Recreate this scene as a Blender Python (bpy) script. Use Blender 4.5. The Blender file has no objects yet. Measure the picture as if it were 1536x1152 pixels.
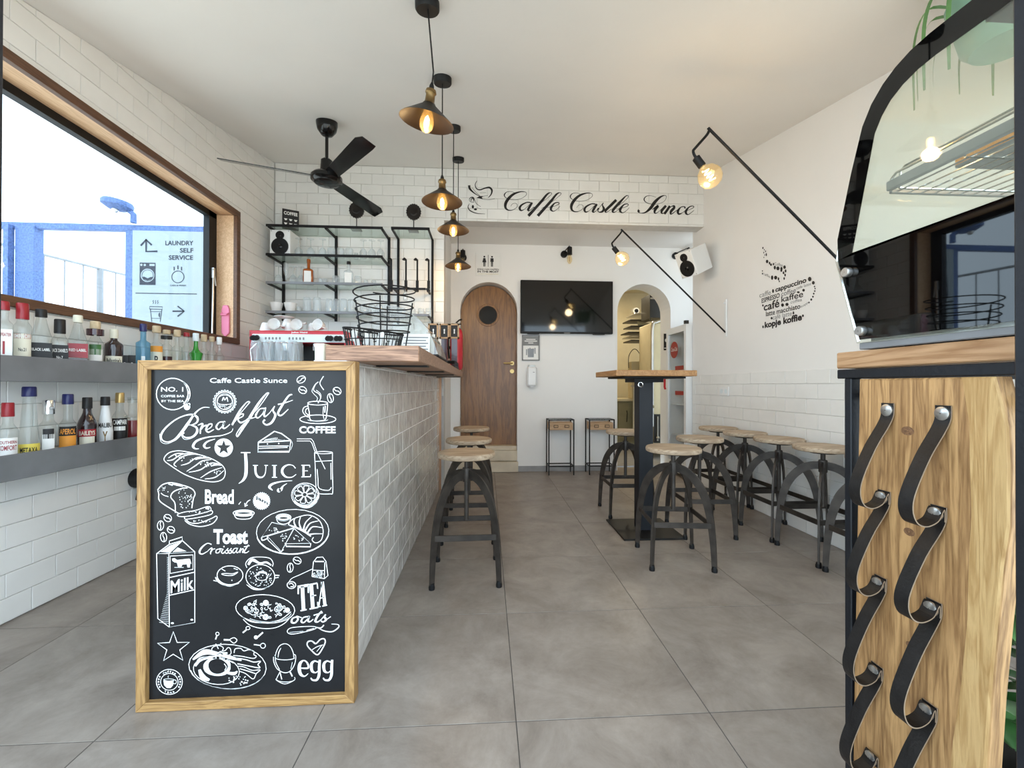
import bpy, math, random
from mathutils import Vector as V, Matrix as MX
random.seed(7)
SC = bpy.context.scene
COL = SC.collection
# ------------------------------------------------------------------ camera, sky, exposure
F, YAW, PITCH, ROLL, EYE = 626.23, 0.0604, 0.00471, 0.00199, 1.0096
_f = V((math.sin(YAW)*math.cos(PITCH), math.cos(YAW)*math.cos(PITCH), math.sin(PITCH)))
_r = V((math.cos(YAW), -math.sin(YAW), 0)); _u = _r.cross(_f)
_r, _u = _r*math.cos(ROLL)+_u*math.sin(ROLL), -_r*math.sin(ROLL)+_u*math.cos(ROLL)
cd = bpy.data.cameras.new('camera'); cd.sensor_width = 36; cd.lens = 36*F/1536; cd.clip_start = 0.02
cam = bpy.data.objects.new('camera', cd); COL.objects.link(cam); SC.camera = cam
cam.matrix_world = MX(((_r.x, _u.x, -_f.x, 0), (_r.y, _u.y, -_f.y, 0), (_r.z, _u.z, -_f.z, EYE), (0, 0, 0, 1)))
wd = bpy.data.worlds.new('sky'); SC.world = wd; wd.use_nodes = True
bg = wd.node_tree.nodes['Background']; bg.inputs[0].default_value = (0.69, 0.855, 1.0, 1); bg.inputs[1].default_value = 1.0
vs = SC.view_settings; vs.view_transform = 'Standard'; vs.look = 'None'; vs.gamma = 1; vs.use_curve_mapping = False
vs.exposure = 2.3

# rays of the survey photograph, used to read real positions on known planes
def ray(px, py): return _r*((px-768)/F) - _u*((py-576)/F) + _f
def at(px, py, Y):
    d = ray(px, py); p = d*(Y/d.y); return V((p.x, Y, p.z+EYE))
def atx(px, py, X):
    d = ray(px, py); p = d*(X/d.x); return V((X, p.y, p.z+EYE))

# ------------------------------------------------------------------ materials
def mat(name, col, rough=0.5, metal=0.0, var=0.06, scale=8.0, bump=0.0, bscale=None, coat=0.0, ior=1.45, stretch=None, emit=None, estr=0, col2=None, detail=4):
    m = bpy.data.materials.new(name); m.use_nodes = True
    nt = m.node_tree; N = nt.nodes; L = nt.links; b = N['Principled BSDF']
    b.inputs['Roughness'].default_value = rough; b.inputs['Metallic'].default_value = metal
    b.inputs['IOR'].default_value = ior; b.inputs['Coat Weight'].default_value = coat
    tc = N.new('ShaderNodeTexCoord'); mp = N.new('ShaderNodeMapping'); L.new(tc.outputs['Object'], mp.inputs[0])
    if stretch: mp.inputs['Scale'].default_value = stretch
    nz = N.new('ShaderNodeTexNoise'); nz.inputs['Scale'].default_value = scale; nz.inputs['Detail'].default_value = detail
    L.new(mp.outputs[0], nz.inputs['Vector'])
    rp = N.new('ShaderNodeValToRGB'); c = V(col[:3])
    a = col2 if col2 else [max(0, x*(1-var)) for x in c]; z = c if col2 else [min(1, x*(1+var)) for x in c]
    rp.color_ramp.elements[0].position = 0.3; rp.color_ramp.elements[1].position = 0.7
    rp.color_ramp.elements[0].color = (*a, 1); rp.color_ramp.elements[1].color = (*z, 1)
    L.new(nz.outputs['Fac'], rp.inputs[0]); L.new(rp.outputs[0], b.inputs['Base Color'])
    if bump:
        bn = N.new('ShaderNodeTexNoise'); bn.inputs['Scale'].default_value = bscale or scale*4; bn.inputs['Detail'].default_value = 3
        L.new(mp.outputs[0], bn.inputs['Vector'])
        bp = N.new('ShaderNodeBump'); bp.inputs['Strength'].default_value = bump; bp.inputs['Distance'].default_value = 0.01
        L.new(bn.outputs['Fac'], bp.inputs['Height']); L.new(bp.outputs[0], b.inputs['Normal'])
    if emit:
        b.inputs['Emission Color'].default_value = (*emit, 1); b.inputs['Emission Strength'].default_value = estr
    return m
def wood(name, dark, light, rough=0.5, axis=2, scale=3.0, ring=9.0, coat=0.0):
    m = bpy.data.materials.new(name); m.use_nodes = True
    nt = m.node_tree; N = nt.nodes; L = nt.links; b = N['Principled BSDF']
    b.inputs['Roughness'].default_value = rough; b.inputs['Coat Weight'].default_value = coat
    tc = N.new('ShaderNodeTexCoord'); mp = N.new('ShaderNodeMapping'); L.new(tc.outputs['Object'], mp.inputs[0])
    s = [scale*4]*3; s[axis] = scale*0.35; mp.inputs['Scale'].default_value = s
    n1 = N.new('ShaderNodeTexNoise'); n1.inputs['Scale'].default_value = 1.6; n1.inputs['Detail'].default_value = 6; n1.inputs['Distortion'].default_value = 0.8
    L.new(mp.outputs[0], n1.inputs['Vector'])
    mu = N.new('ShaderNodeMath'); mu.operation = 'MULTIPLY'; mu.inputs[1].default_value = ring; L.new(n1.outputs['Fac'], mu.inputs[0])
    fr = N.new('ShaderNodeMath'); fr.operation = 'PINGPONG'; fr.inputs[1].default_value = 1.0; L.new(mu.outputs[0], fr.inputs[0])
    n2 = N.new('ShaderNodeTexNoise'); n2.inputs['Scale'].default_value = 9; n2.inputs['Detail'].default_value = 5; L.new(mp.outputs[0], n2.inputs['Vector'])
    mx = N.new('ShaderNodeMath'); mx.operation = 'MULTIPLY_ADD'; mx.inputs[1].default_value = 0.45; L.new(fr.outputs[0], mx.inputs[0])
    m2 = N.new('ShaderNodeMath'); m2.operation = 'MULTIPLY'; m2.inputs[1].default_value = 0.6; L.new(n2.outputs['Fac'], m2.inputs[0]); L.new(m2.outputs[0], mx.inputs[2])
    rp = N.new('ShaderNodeValToRGB'); rp.color_ramp.elements[0].position = 0.18; rp.color_ramp.elements[1].position = 0.72
    rp.color_ramp.elements[0].color = (*dark, 1); rp.color_ramp.elements[1].color = (*light, 1)
    L.new(mx.outputs[0], rp.inputs[0]); L.new(rp.outputs[0], b.inputs['Base Color'])
    bp = N.new('ShaderNodeBump'); bp.inputs['Strength'].default_value = 0.25; bp.inputs['Distance'].default_value = 0.004
    L.new(mx.outputs[0], bp.inputs['Height']); L.new(bp.outputs[0], b.inputs['Normal'])
    return m
def glass(name, tint=(0.96, 0.98, 0.97), ior=1.45, rough=0.02, dens=0.0, body=(1, 1, 1)):
    # clear sheet or vessel: see-through with fresnel gloss, plus an optional veil of body colour
    m = bpy.data.materials.new(name); m.use_nodes = True
    nt = m.node_tree; N = nt.nodes; L = nt.links; N.remove(N['Principled BSDF']); out = N['Material Output']
    tr = N.new('ShaderNodeBsdfTransparent'); gl = N.new('ShaderNodeBsdfGlossy'); gl.inputs['Roughness'].default_value = rough
    lw = N.new('ShaderNodeFresnel'); gm = N.new('ShaderNodeNewGeometry'); mr = N.new('ShaderNodeMapRange')   # both faces of a thin sheet reflect alike
    mr.inputs['To Min'].default_value = ior; mr.inputs['To Max'].default_value = 1/ior; L.new(gm.outputs['Backfacing'], mr.inputs['Value']); L.new(mr.outputs[0], lw.inputs['IOR'])
    nz = N.new('ShaderNodeTexNoise'); nz.inputs['Scale'].default_value = 3
    rp = N.new('ShaderNodeValToRGB'); rp.color_ramp.elements[0].color = (*[x*0.985 for x in tint], 1); rp.color_ramp.elements[1].color = (*tint, 1)
    L.new(nz.outputs['Fac'], rp.inputs[0]); L.new(rp.outputs[0], tr.inputs['Color'])
    mx = N.new('ShaderNodeMixShader'); L.new(lw.outputs[0], mx.inputs[0]); src = tr
    if dens:
        df = N.new('ShaderNodeBsdfDiffuse'); df.inputs['Color'].default_value = (*body, 1)
        m2 = N.new('ShaderNodeMixShader'); m2.inputs[0].default_value = dens; L.new(tr.outputs[0], m2.inputs[1]); L.new(df.outputs[0], m2.inputs[2]); src = m2
    L.new(src.outputs[0], mx.inputs[1]); L.new(gl.outputs[0], mx.inputs[2]); L.new(mx.outputs[0], out.inputs['Surface'])
    return m
def emis(name, col, s):
    m = bpy.data.materials.new(name); m.use_nodes = True
    N = m.node_tree.nodes; N.remove(N['Principled BSDF']); e = N.new('ShaderNodeEmission')
    e.inputs[0].default_value = (*col, 1); e.inputs[1].default_value = s
    m.node_tree.links.new(e.outputs[0], N['Material Output'].inputs['Surface']); return m
M = dict(
 plaster=mat('white plaster', (0.82, 0.80, 0.77), 0.75, var=0.02, scale=2, bump=0.05, bscale=60),
 ceiling=mat('ceiling plaster', (0.84, 0.815, 0.775), 0.85, var=0.025, scale=1.5, bump=0.06, bscale=40),
 grout=mat('wall grout', (0.60, 0.58, 0.55), 0.9, var=0.05, scale=20),
 tile=mat('matt white tile', (0.80, 0.785, 0.75), 0.42, var=0.035, scale=5, bump=0.04, bscale=9),
 zellige=mat('glazed white tile', (0.76, 0.735, 0.69), 0.08, var=0.14, scale=5, bump=0.8, bscale=9, coat=0.5, stretch=(1, 1.4, .7)),
 zgrout=mat('pale counter grout', (0.88, 0.87, 0.85), 0.8, scale=20),
 floortile=mat('grey stone-look porcelain', (0.335, 0.288, 0.248), 0.36, col2=(0.175, 0.143, 0.119), scale=4.2, bump=0.03, bscale=30, detail=9),
 fgrout=mat('floor grout', (0.075, 0.066, 0.058), 0.9),
 black=mat('black powder-coated metal', (0.006, 0.006, 0.0065), 0.5, var=0.2, ior=1.35),
 blackgloss=mat('black gloss', (0.0035, 0.0035, 0.004), 0.14, var=0.2),
 blackglass=mat('black printed glass', (0.0015, 0.0015, 0.0017), 0.02, var=0.1, ior=1.55),
 frameblue=mat('black painted steel with blue cast', (0.0045, 0.006, 0.0095), 0.5, var=0.25, bump=0.1, bscale=120),
 iron=mat('dark worn iron', (0.052, 0.043, 0.036), 0.46, metal=0.4, var=0.4, scale=14, bump=0.08, bscale=60),
 ironshade=mat('blackened iron', (0.010, 0.009, 0.008), 0.5, metal=0.2, var=0.3),
 steel=mat('brushed steel', (0.55, 0.54, 0.52), 0.28, metal=0.9, var=0.08),
 zinc=mat('grey zinc sheet', (0.20, 0.205, 0.215), 0.45, metal=0.25, var=0.18, scale=5),
 chrome=mat('chrome', (0.75, 0.75, 0.75), 0.08, metal=1.0),
 brass=mat('aged brass', (0.20, 0.125, 0.05), 0.35, metal=0.85, var=0.25, scale=20),
 bronze=mat('dark bronze shade', (0.008, 0.0045, 0.0025), 0.45, metal=0.1, var=0.25, scale=9),
 seat=wood('weathered seat wood', (0.25, 0.17, 0.105), (0.47, 0.36, 0.25), 0.6, axis=0, scale=6, ring=7),
 oak=wood('golden oak', (0.20, 0.10, 0.03), (0.42, 0.245, 0.09), 0.5, axis=2, scale=7),
 oakh=wood('golden oak lengthwise', (0.20, 0.10, 0.03), (0.42, 0.245, 0.09), 0.5, axis=0, scale=7),
 slab=wood('reddish oak worktop', (0.13, 0.06, 0.033), (0.40, 0.225, 0.14), 0.45, axis=0, scale=5.5, ring=13),
 slabside=wood('oak worktop edge', (0.25, 0.115, 0.035), (0.40, 0.205, 0.075), 0.5, axis=1, scale=4),
 live=wood('live edge oak board', (0.20, 0.095, 0.032), (0.52, 0.30, 0.125), 0.5, axis=2, scale=5.5, ring=8),
 sap=wood('pale sapwood', (0.38, 0.21, 0.07), (0.60, 0.39, 0.17), 0.5, axis=2, scale=6),
 door=wood('brown oak door veneer', (0.125, 0.05, 0.012), (0.265, 0.122, 0.036), 0.34, axis=2, scale=5, ring=5),
 winwood=wood('window surround oak', (0.075, 0.032, 0.014), (0.13, 0.058, 0.027), 0.45, axis=1, scale=5),
 winjamb_lit=wood('window lining oak paled by daylight', (0.58, 0.34, 0.18), (0.74, 0.49, 0.29), 0.5, axis=1, scale=5),  # oak colour lightened to hold the window light falling on it
 drawer=wood('light drawer wood', (0.33, 0.19, 0.09), (0.52, 0.33, 0.18), 0.5, axis=0, scale=8),
 stone=mat('beige step stone', (0.62, 0.53, 0.40), 0.55, var=0.12, scale=6),
 leather=mat('dark brown leather', (0.007, 0.006, 0.006), 0.45, var=0.4, scale=30, bump=0.1, bscale=150),
 leatheredge=mat('raw leather edge', (0.30, 0.22, 0.15), 0.8),
 board=mat('chalkboard', (0.012, 0.0125, 0.014), 0.25, var=0.35, scale=4, ior=1.36),
 chalk=mat('white chalk print', (0.86, 0.86, 0.85), 0.8, var=0.05, scale=90),
 white=mat('white enamel', (0.80, 0.80, 0.79), 0.35, var=0.02),
 porcelain=mat('white porcelain', (0.82, 0.81, 0.79), 0.15, var=0.02),
 ink=mat('black print', (0.010, 0.009, 0.009), 0.5, var=0.2),
 greyink=mat('grey print', (0.22, 0.22, 0.22), 0.6),
 navyink=mat('slate blue print', (0.012, 0.016, 0.03), 0.6),
 red=mat('red enamel', (0.52, 0.025, 0.04), 0.25, var=0.1),
 pink=mat('pink enamel', (0.75, 0.20, 0.33), 0.3, var=0.06),
 blueframe_haze=mat('blue-grey painted steel with haze', (0.075, 0.13, 0.30), 0.55, var=0.35, scale=60),  # dark blue-grey paint, lightened and blued to include outdoor glare and haze
 signwhite=mat('white sign panel', (0.72, 0.78, 0.80), 0.5, var=0.02),
 cream=mat('cream kitchen wall', (0.60, 0.52, 0.34), 0.7, var=0.04),
 olive=mat('olive cabinet front', (0.26, 0.23, 0.13), 0.4, var=0.1),
 darkgrey=mat('dark grey laminate', (0.018, 0.017, 0.015), 0.4, var=0.15),
 green=mat('glossy leaf', (0.045, 0.14, 0.035), 0.35, var=0.4, scale=12),
 green2=mat('pale leaf', (0.10, 0.22, 0.07), 0.35, var=0.3, scale=12),
 pot=mat('jade green pot', (0.20, 0.38, 0.29), 0.35, var=0.12),
 terrace=mat('pale terrace paving', (0.80, 0.71, 0.60), 0.8, var=0.08, scale=3),
 skirt=mat('grey skirting tile', (0.30, 0.29, 0.285), 0.4, var=0.12),
 copper=mat('copper edge trim', (0.42, 0.23, 0.13), 0.35, metal=0.5),
 cork=mat('pale cork', (0.56, 0.43, 0.27), 0.8, var=0.15, scale=40),
 goldcap=mat('gold cap', (0.50, 0.34, 0.13), 0.3, metal=0.6),
 bluecap=mat('navy cap', (0.015, 0.018, 0.10), 0.3),
 redcap=mat('dark red cap', (0.30, 0.012, 0.02), 0.3),
 paper=mat('cream label paper', (0.72, 0.68, 0.55), 0.7, var=0.04),
 whitepaper=mat('white label paper', (0.80, 0.79, 0.76), 0.7, var=0.03),
 yellow=mat('yellow label', (0.72, 0.58, 0.10), 0.6),
 orange=mat('orange label', (0.75, 0.30, 0.04), 0.6),
 darkliq=mat('dark spirit', (0.045, 0.012, 0.016), 0.1, coat=0.5),
 redliq=mat('red aperitif', (0.20, 0.012, 0.014), 0.1, coat=0.5),
 amber=mat('amber liqueur', (0.36, 0.09, 0.015), 0.12, coat=0.5),
 darkbottle=mat('dark brown bottle', (0.022, 0.010, 0.010), 0.12, coat=0.5),
 greenbottle=mat('green bottle glass', (0.03, 0.27, 0.03), 0.08, coat=0.5),
 clear=glass('clear glass', (0.95, 0.97, 0.965), 1.5, dens=0.02, body=(0.75, 0.8, 0.8)),
 ware=glass('glassware', (0.90, 0.93, 0.94), 1.65, dens=0.16, body=(0.9, 0.93, 0.95)),  # whitish veil lightens the glass in place of bright highlights
 blueglass=glass('blue tinted glass', (0.45, 0.72, 0.88), 1.5, dens=0.10, body=(0.3, 0.6, 0.8)),
 shelfglass=glass('green edged shelf glass', (0.90, 0.955, 0.93), 1.45, dens=0.03, body=(0.5, 0.65, 0.6)),
 dispglass=glass('display side glass', (0.91, 0.925, 0.885), 1.4, dens=0.07, body=(0.8, 0.82, 0.72)),
 pane=glass('window pane', (0.97, 0.985, 0.99), 1.3),
 acrylic=glass('clear acrylic', (0.90, 0.92, 0.91), 1.5, dens=0.16, body=(0.8, 0.82, 0.8)),
 bulb=glass('bulb glass', (1.0, 0.92, 0.74), 1.45, dens=0.05, body=(1, .85, .6)),
 glow=emis('lit filament', (1.0, 0.62, 0.22), 15.0),
 glowsoft=emis('dim filament', (1.0, 0.72, 0.32), 6.0),
 screen=mat('tv screen', (0.004, 0.004, 0.0045), 0.06, ior=1.5, var=0.1),
 portglass=mat('dark porthole glass', (0.006, 0.005, 0.005), 0.08),
 newsprint=mat('printed wrapping paper', (0.66, 0.65, 0.61), 0.6, var=0.05),
)

# ------------------------------------------------------------------ mesh builder
class G:
    def __init__(s): s.v = []; s.f = []; s.m = []
    def add(s, vs, fs, T=None, mi=0):
        o = len(s.v)
        for p in vs: s.v.append(tuple(T @ V(p)) if T else tuple(p))
        for f in fs: s.f.append(tuple(i+o for i in f)); s.m.append(mi)
        return s
    def box(s, c, d, T=None, bev=0.0, mi=0):
        x, y, z = d[0]/2, d[1]/2, d[2]/2
        if bev <= 0:
            vs = [(c[0]+i*x, c[1]+j*y, c[2]+k*z) for i in (-1, 1) for j in (-1, 1) for k in (-1, 1)]
            return s.add(vs, [(0, 1, 3, 2), (4, 6, 7, 5), (0, 4, 5, 1), (2, 3, 7, 6), (0, 2, 6, 4), (1, 5, 7, 3)], T, mi)
        b = min(bev, x, y, z)*0.999; vs = []; fs = []
        idx = {}
        for i in (-1, 1):
            for j in (-1, 1):
                for k in (-1, 1):
                    for a in range(3):
                        p = [i*(x-b), j*(y-b), k*(z-b)]; p[a] += (i, j, k)[a]*b
                        idx[i, j, k, a] = len(vs); vs.append((c[0]+p[0], c[1]+p[1], c[2]+p[2]))
        for a in range(3):
            o = [q for q in range(3) if q != a]
            for sg in (-1, 1):
                loop = []
                for (p, q) in ((-1, -1), (1, -1), (1, 1), (-1, 1)):
                    t = [0, 0, 0]; t[a] = sg; t[o[0]] = p; t[o[1]] = q; loop.append(idx[t[0], t[1], t[2], a])
                if (sg > 0) == (a == 1): loop.reverse()
                fs.append(tuple(loop))
        for a in range(3):
            o = [q for q in range(3) if q != a]
            for p in (-1, 1):
                for q in (-1, 1):
                    t0 = [0]*3; t1 = [0]*3; t0[a] = -1; t1[a] = 1
                    for t in (t0, t1): t[o[0]] = p; t[o[1]] = q
                    fs.append((idx[(*t0, o[0])], idx[(*t1, o[0])], idx[(*t1, o[1])], idx[(*t0, o[1])]))
        for i in (-1, 1):
            for j in (-1, 1):
                for k in (-1, 1): fs.append((idx[i, j, k, 0], idx[i, j, k, 1], idx[i, j, k, 2]))
        return s.add(vs, fs, T, mi)
    def lathe(s, prof, n=20, c=(0, 0, 0), T=None, sq=0.0, mi=0, cap=True, arc=None):
        # prof: list of (r, z); sq>0 squares the section; arc=(a0,a1) leaves a sector only
        vs = []; fs = []; k = len(prof)
        m = n if arc is None else n+1
        for i in range(m):
            a = 2*math.pi*(i+0.5)/n if arc is None else arc[0]+(arc[1]-arc[0])*i/n
            ca, sa = math.cos(a), math.sin(a)
            w = 1.0
            if sq: p = 2+sq*8; w = (abs(ca)**p+abs(sa)**p)**(-1/p)
            for r, z in prof:
                ww = 1+(w-1)*min(1, max(0, (r-0.018)/0.012)) if sq else 1
                vs.append((c[0]+r*ww*ca, c[1]+r*ww*sa, c[2]+z))
        for i in range(n):
            j = (i+1) % m
            if arc is not None and i+1 >= m: break
            for q in range(k-1): fs.append((i*k+q, j*k+q, j*k+q+1, i*k+q+1))
        if cap and arc is None:
            if prof[0][0] > 1e-6: fs.append(tuple(i*k for i in reversed(range(n))))
            if prof[-1][0] > 1e-6: fs.append(tuple(i*k+k-1 for i in range(n)))
        return s.add(vs, fs, T, mi)
    def cyl(s, p, q, r, n=12, r2=None, mi=0):
        p, q = V(p), V(q); d = q-p; T = MX.Translation(p) @ d.to_track_quat('Z', 'Y').to_matrix().to_4x4()
        return s.lathe([(r, 0), (r if r2 is None else r2, d.length)], n, T=T, mi=mi)
    def tube(s, pts, r, n=8, closed=False, mi=0):
        pts = [V(p) for p in pts]; k = len(pts); vs = []; fs = []; up = None
        for i, p in enumerate(pts):
            a = pts[i-1] if (i > 0 or closed) else p; b = pts[(i+1) % k] if (i < k-1 or closed) else p
            t = (b-a).normalized()
            if up is None: up = t.orthogonal().normalized()
            up = (up-t*up.dot(t)); up = up.normalized() if up.length > 1e-6 else t.orthogonal().normalized()
            sd = t.cross(up)
            for j in range(n):
                an = 2*math.pi*j/n; vs.append(p+(up*math.cos(an)+sd*math.sin(an))*r)
        for i in range(k if closed else k-1):
            i2 = (i+1) % k
            for j in range(n): fs.append((i*n+j, i*n+(j+1) % n, i2*n+(j+1) % n, i2*n+j))
        if not closed: fs.append(tuple(reversed(range(n)))); fs.append(tuple((k-1)*n+j for j in range(n)))
        return s.add(vs, fs, None, mi)
    def prism(s, poly, h, T=None, ch=0.0, mi=0):
        # poly in xy (ccw), extruded along +z from 0 to h, front edge chamfered by ch
        n = len(poly); P = [V((a, b)) for a, b in poly]; vs = [(p.x, p.y, 0) for p in P]; fs = [tuple(reversed(range(n)))]
        if ch > 0:
            vs += [(p.x, p.y, h-ch) for p in P]
            cc = sum(P, V((0, 0)))/n
            for i, p in enumerate(P):
                e1 = (p-P[i-1]).normalized(); e2 = (P[(i+1) % n]-p).normalized()
                n1 = V((-e1.y, e1.x)); n2 = V((-e2.y, e2.x)); b = n1+n2
                b = b/max(0.3, b.length_squared)*2 if b.length > 1e-6 else n1
                q = p+b*ch; vs.append((q.x, q.y, h))
            for i in range(n):
                j = (i+1) % n; fs.append((i, j, n+j, n+i)); fs.append((n+i, n+j, 2*n+j, 2*n+i))
            fs.append(tuple(range(2*n, 3*n)))
        else:
            vs += [(p.x, p.y, h) for p in P]
            for i in range(n): j = (i+1) % n; fs.append((i, j, n+j, n+i))
            fs.append(tuple(range(n, 2*n)))
        return s.add(vs, fs, T, mi)
    def ball(s, c, r, n=14, sc=(1, 1, 1), T=None, mi=0):
        k = max(6, n//2+1); prof = [(r*math.sin(math.pi*i/k), -r*math.cos(math.pi*i/k)) for i in range(k+1)]
        prof[0] = (0.0001, -r); prof[-1] = (0.0001, r)
        TT = MX.Translation(c) @ MX.Diagonal((*sc, 1)); TT = T @ TT if T else TT
        return s.lathe(prof, n, T=TT, mi=mi, cap=False)
    def strip(s, pts, ws, plane, closed=False, mi=0):
        # flat ribbon through points (world 3-vectors lying in a plane of normal `plane`)
        k = len(pts); vs = []; fs = []
        for i, p in enumerate(pts):
            a = pts[i-1] if (i > 0 or closed) else p; b = pts[(i+1) % k] if (i < k-1 or closed) else p
            t = (b-a); t = t.normalized() if t.length > 1e-9 else V((1, 0, 0))
            sd = t.cross(plane).normalized()*(ws[i]/2); vs += [p-sd, p+sd]
        for i in range(k if closed else k-1):
            j = (i+1) % k; fs.append((2*i, 2*i+1, 2*j+1, 2*j))
        return s.add(vs, fs, None, mi)
    def mesh(s, name, mats, smooth=False):
        me = bpy.data.meshes.new(name); me.from_pydata(s.v, [], s.f)
        for m in (mats if isinstance(mats, (list, tuple)) else [mats]): me.materials.append(M[m] if isinstance(m, str) else m)
        if any(s.m): me.polygons.foreach_set('material_index', s.m)
        if smooth:
            me.polygons.foreach_set('use_smooth', [True]*len(me.polygons))
            try: me.set_sharp_from_angle(angle=math.radians(40))
            except Exception: pass
        me.update(); return me
def put(name, me, parent=None, loc=None, rot=None):
    o = bpy.data.objects.new(name, me); COL.objects.link(o)
    if parent: o.parent = parent
    if loc is not None: o.location = loc
    if rot is not None: o.rotation_euler = rot
    return o
def obj(name, g, m, parent=None, loc=None, rot=None, smooth=False): return put(name, g.mesh(name, m, smooth), parent, loc, rot)
def tag(o, label=None, cat=None, group=None, kind=None):
    if label: o['label'] = label
    if cat: o['category'] = cat
    if group: o['group'] = group
    if kind: o['kind'] = kind
    return o
def thing(name, label, cat, loc=(0, 0, 0), rz=0.0, group=None, rot=None):
    o = put(name, None, None, loc, rot if rot else (0, 0, rz)); o.empty_display_size = 0.1
    return tag(o, label, cat, group)
def struct(name, g, m, smooth=False, loc=None): return tag(obj(name, g, m, None, loc, None, smooth), kind='structure')
def dup(root, loc, rz, label, group=None, rot=None):
    r = root.copy(); COL.objects.link(r); r.location = loc; r.rotation_euler = rot or (0, 0, rz); r['label'] = label
    if group: r['group'] = group
    for ch in list(root.children):
        c = ch.copy(); COL.objects.link(c); c.parent = r
        for gch in ch.children:
            d = gch.copy(); COL.objects.link(d); d.parent = c
    return r
ORD = ['first', 'second', 'third', 'fourth', 'fifth', 'sixth', 'seventh', 'eighth', 'ninth', 'tenth', 'eleventh', 'twelfth', 'thirteenth']
def rotT(x=0, y=0, z=0): return MX.Rotation(z, 4, 'Z') @ MX.Rotation(y, 4, 'Y') @ MX.Rotation(x, 4, 'X')
def frameT(o, x, y, z): return MX(((x[0], y[0], z[0], o[0]), (x[1], y[1], z[1], o[1]), (x[2], y[2], z[2], o[2]), (0, 0, 0, 1)))
def smooth_path(pts, n=6, closed=False):
    P = [V(p) for p in pts]; k = len(P); out = []
    rng = range(k) if closed else range(k-1)
    for i in rng:
        a = P[(i-1) % k] if (closed or i > 0) else P[i]; b = P[i]; c = P[(i+1) % k]; d = P[(i+2) % k] if (closed or i < k-2) else c
        for t in range(n):
            u = t/n; out.append(0.5*((2*b)+(c-a)*u+(2*a-5*b+4*c-d)*u*u+(3*b-a-3*c+d)*u**3))
    if not closed: out.append(P[-1])
    return out
# ---- lettering
_tc = {}
def text_geo(s, bold=0.0):
    if (s, bold) in _tc: return _tc[s, bold]
    cu = bpy.data.curves.new('t', 'FONT'); cu.body = s; cu.size = 1; cu.offset = bold; cu.resolution_u = 3
    o = bpy.data.objects.new('t', cu); COL.objects.link(o); dg = bpy.context.evaluated_depsgraph_get()
    me = bpy.data.meshes.new_from_object(o.evaluated_get(dg))
    r = ([tuple(v.co) for v in me.vertices], [tuple(p.vertices) for p in me.polygons])
    bpy.data.objects.remove(o); bpy.data.curves.remove(cu); bpy.data.meshes.remove(me); _tc[s, bold] = r; return r
def text(g, s, P0, P1, h, up=V((0, 0, 1)), bold=0.0, shear=0.0, mi=0):
    # writes s from P0 to P1 (width fitted), capital height h
    vs, fs = text_geo(s, bold)
    if not vs: return
    x0 = min(v[0] for v in vs); x1 = max(v[0] for v in vs); P0, P1 = V(P0), V(P1); d = P1-P0
    sc = d/(x1-x0); k = h/0.70
    g.add([P0+sc*(v[0]-x0)+up*(v[1]*k)+d.normalized()*(shear*v[1]*k) for v in vs], fs, None, mi)
def parts_of(o, *gs):
    for (n, g, m) in gs: obj(n, g, m, o)

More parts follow.
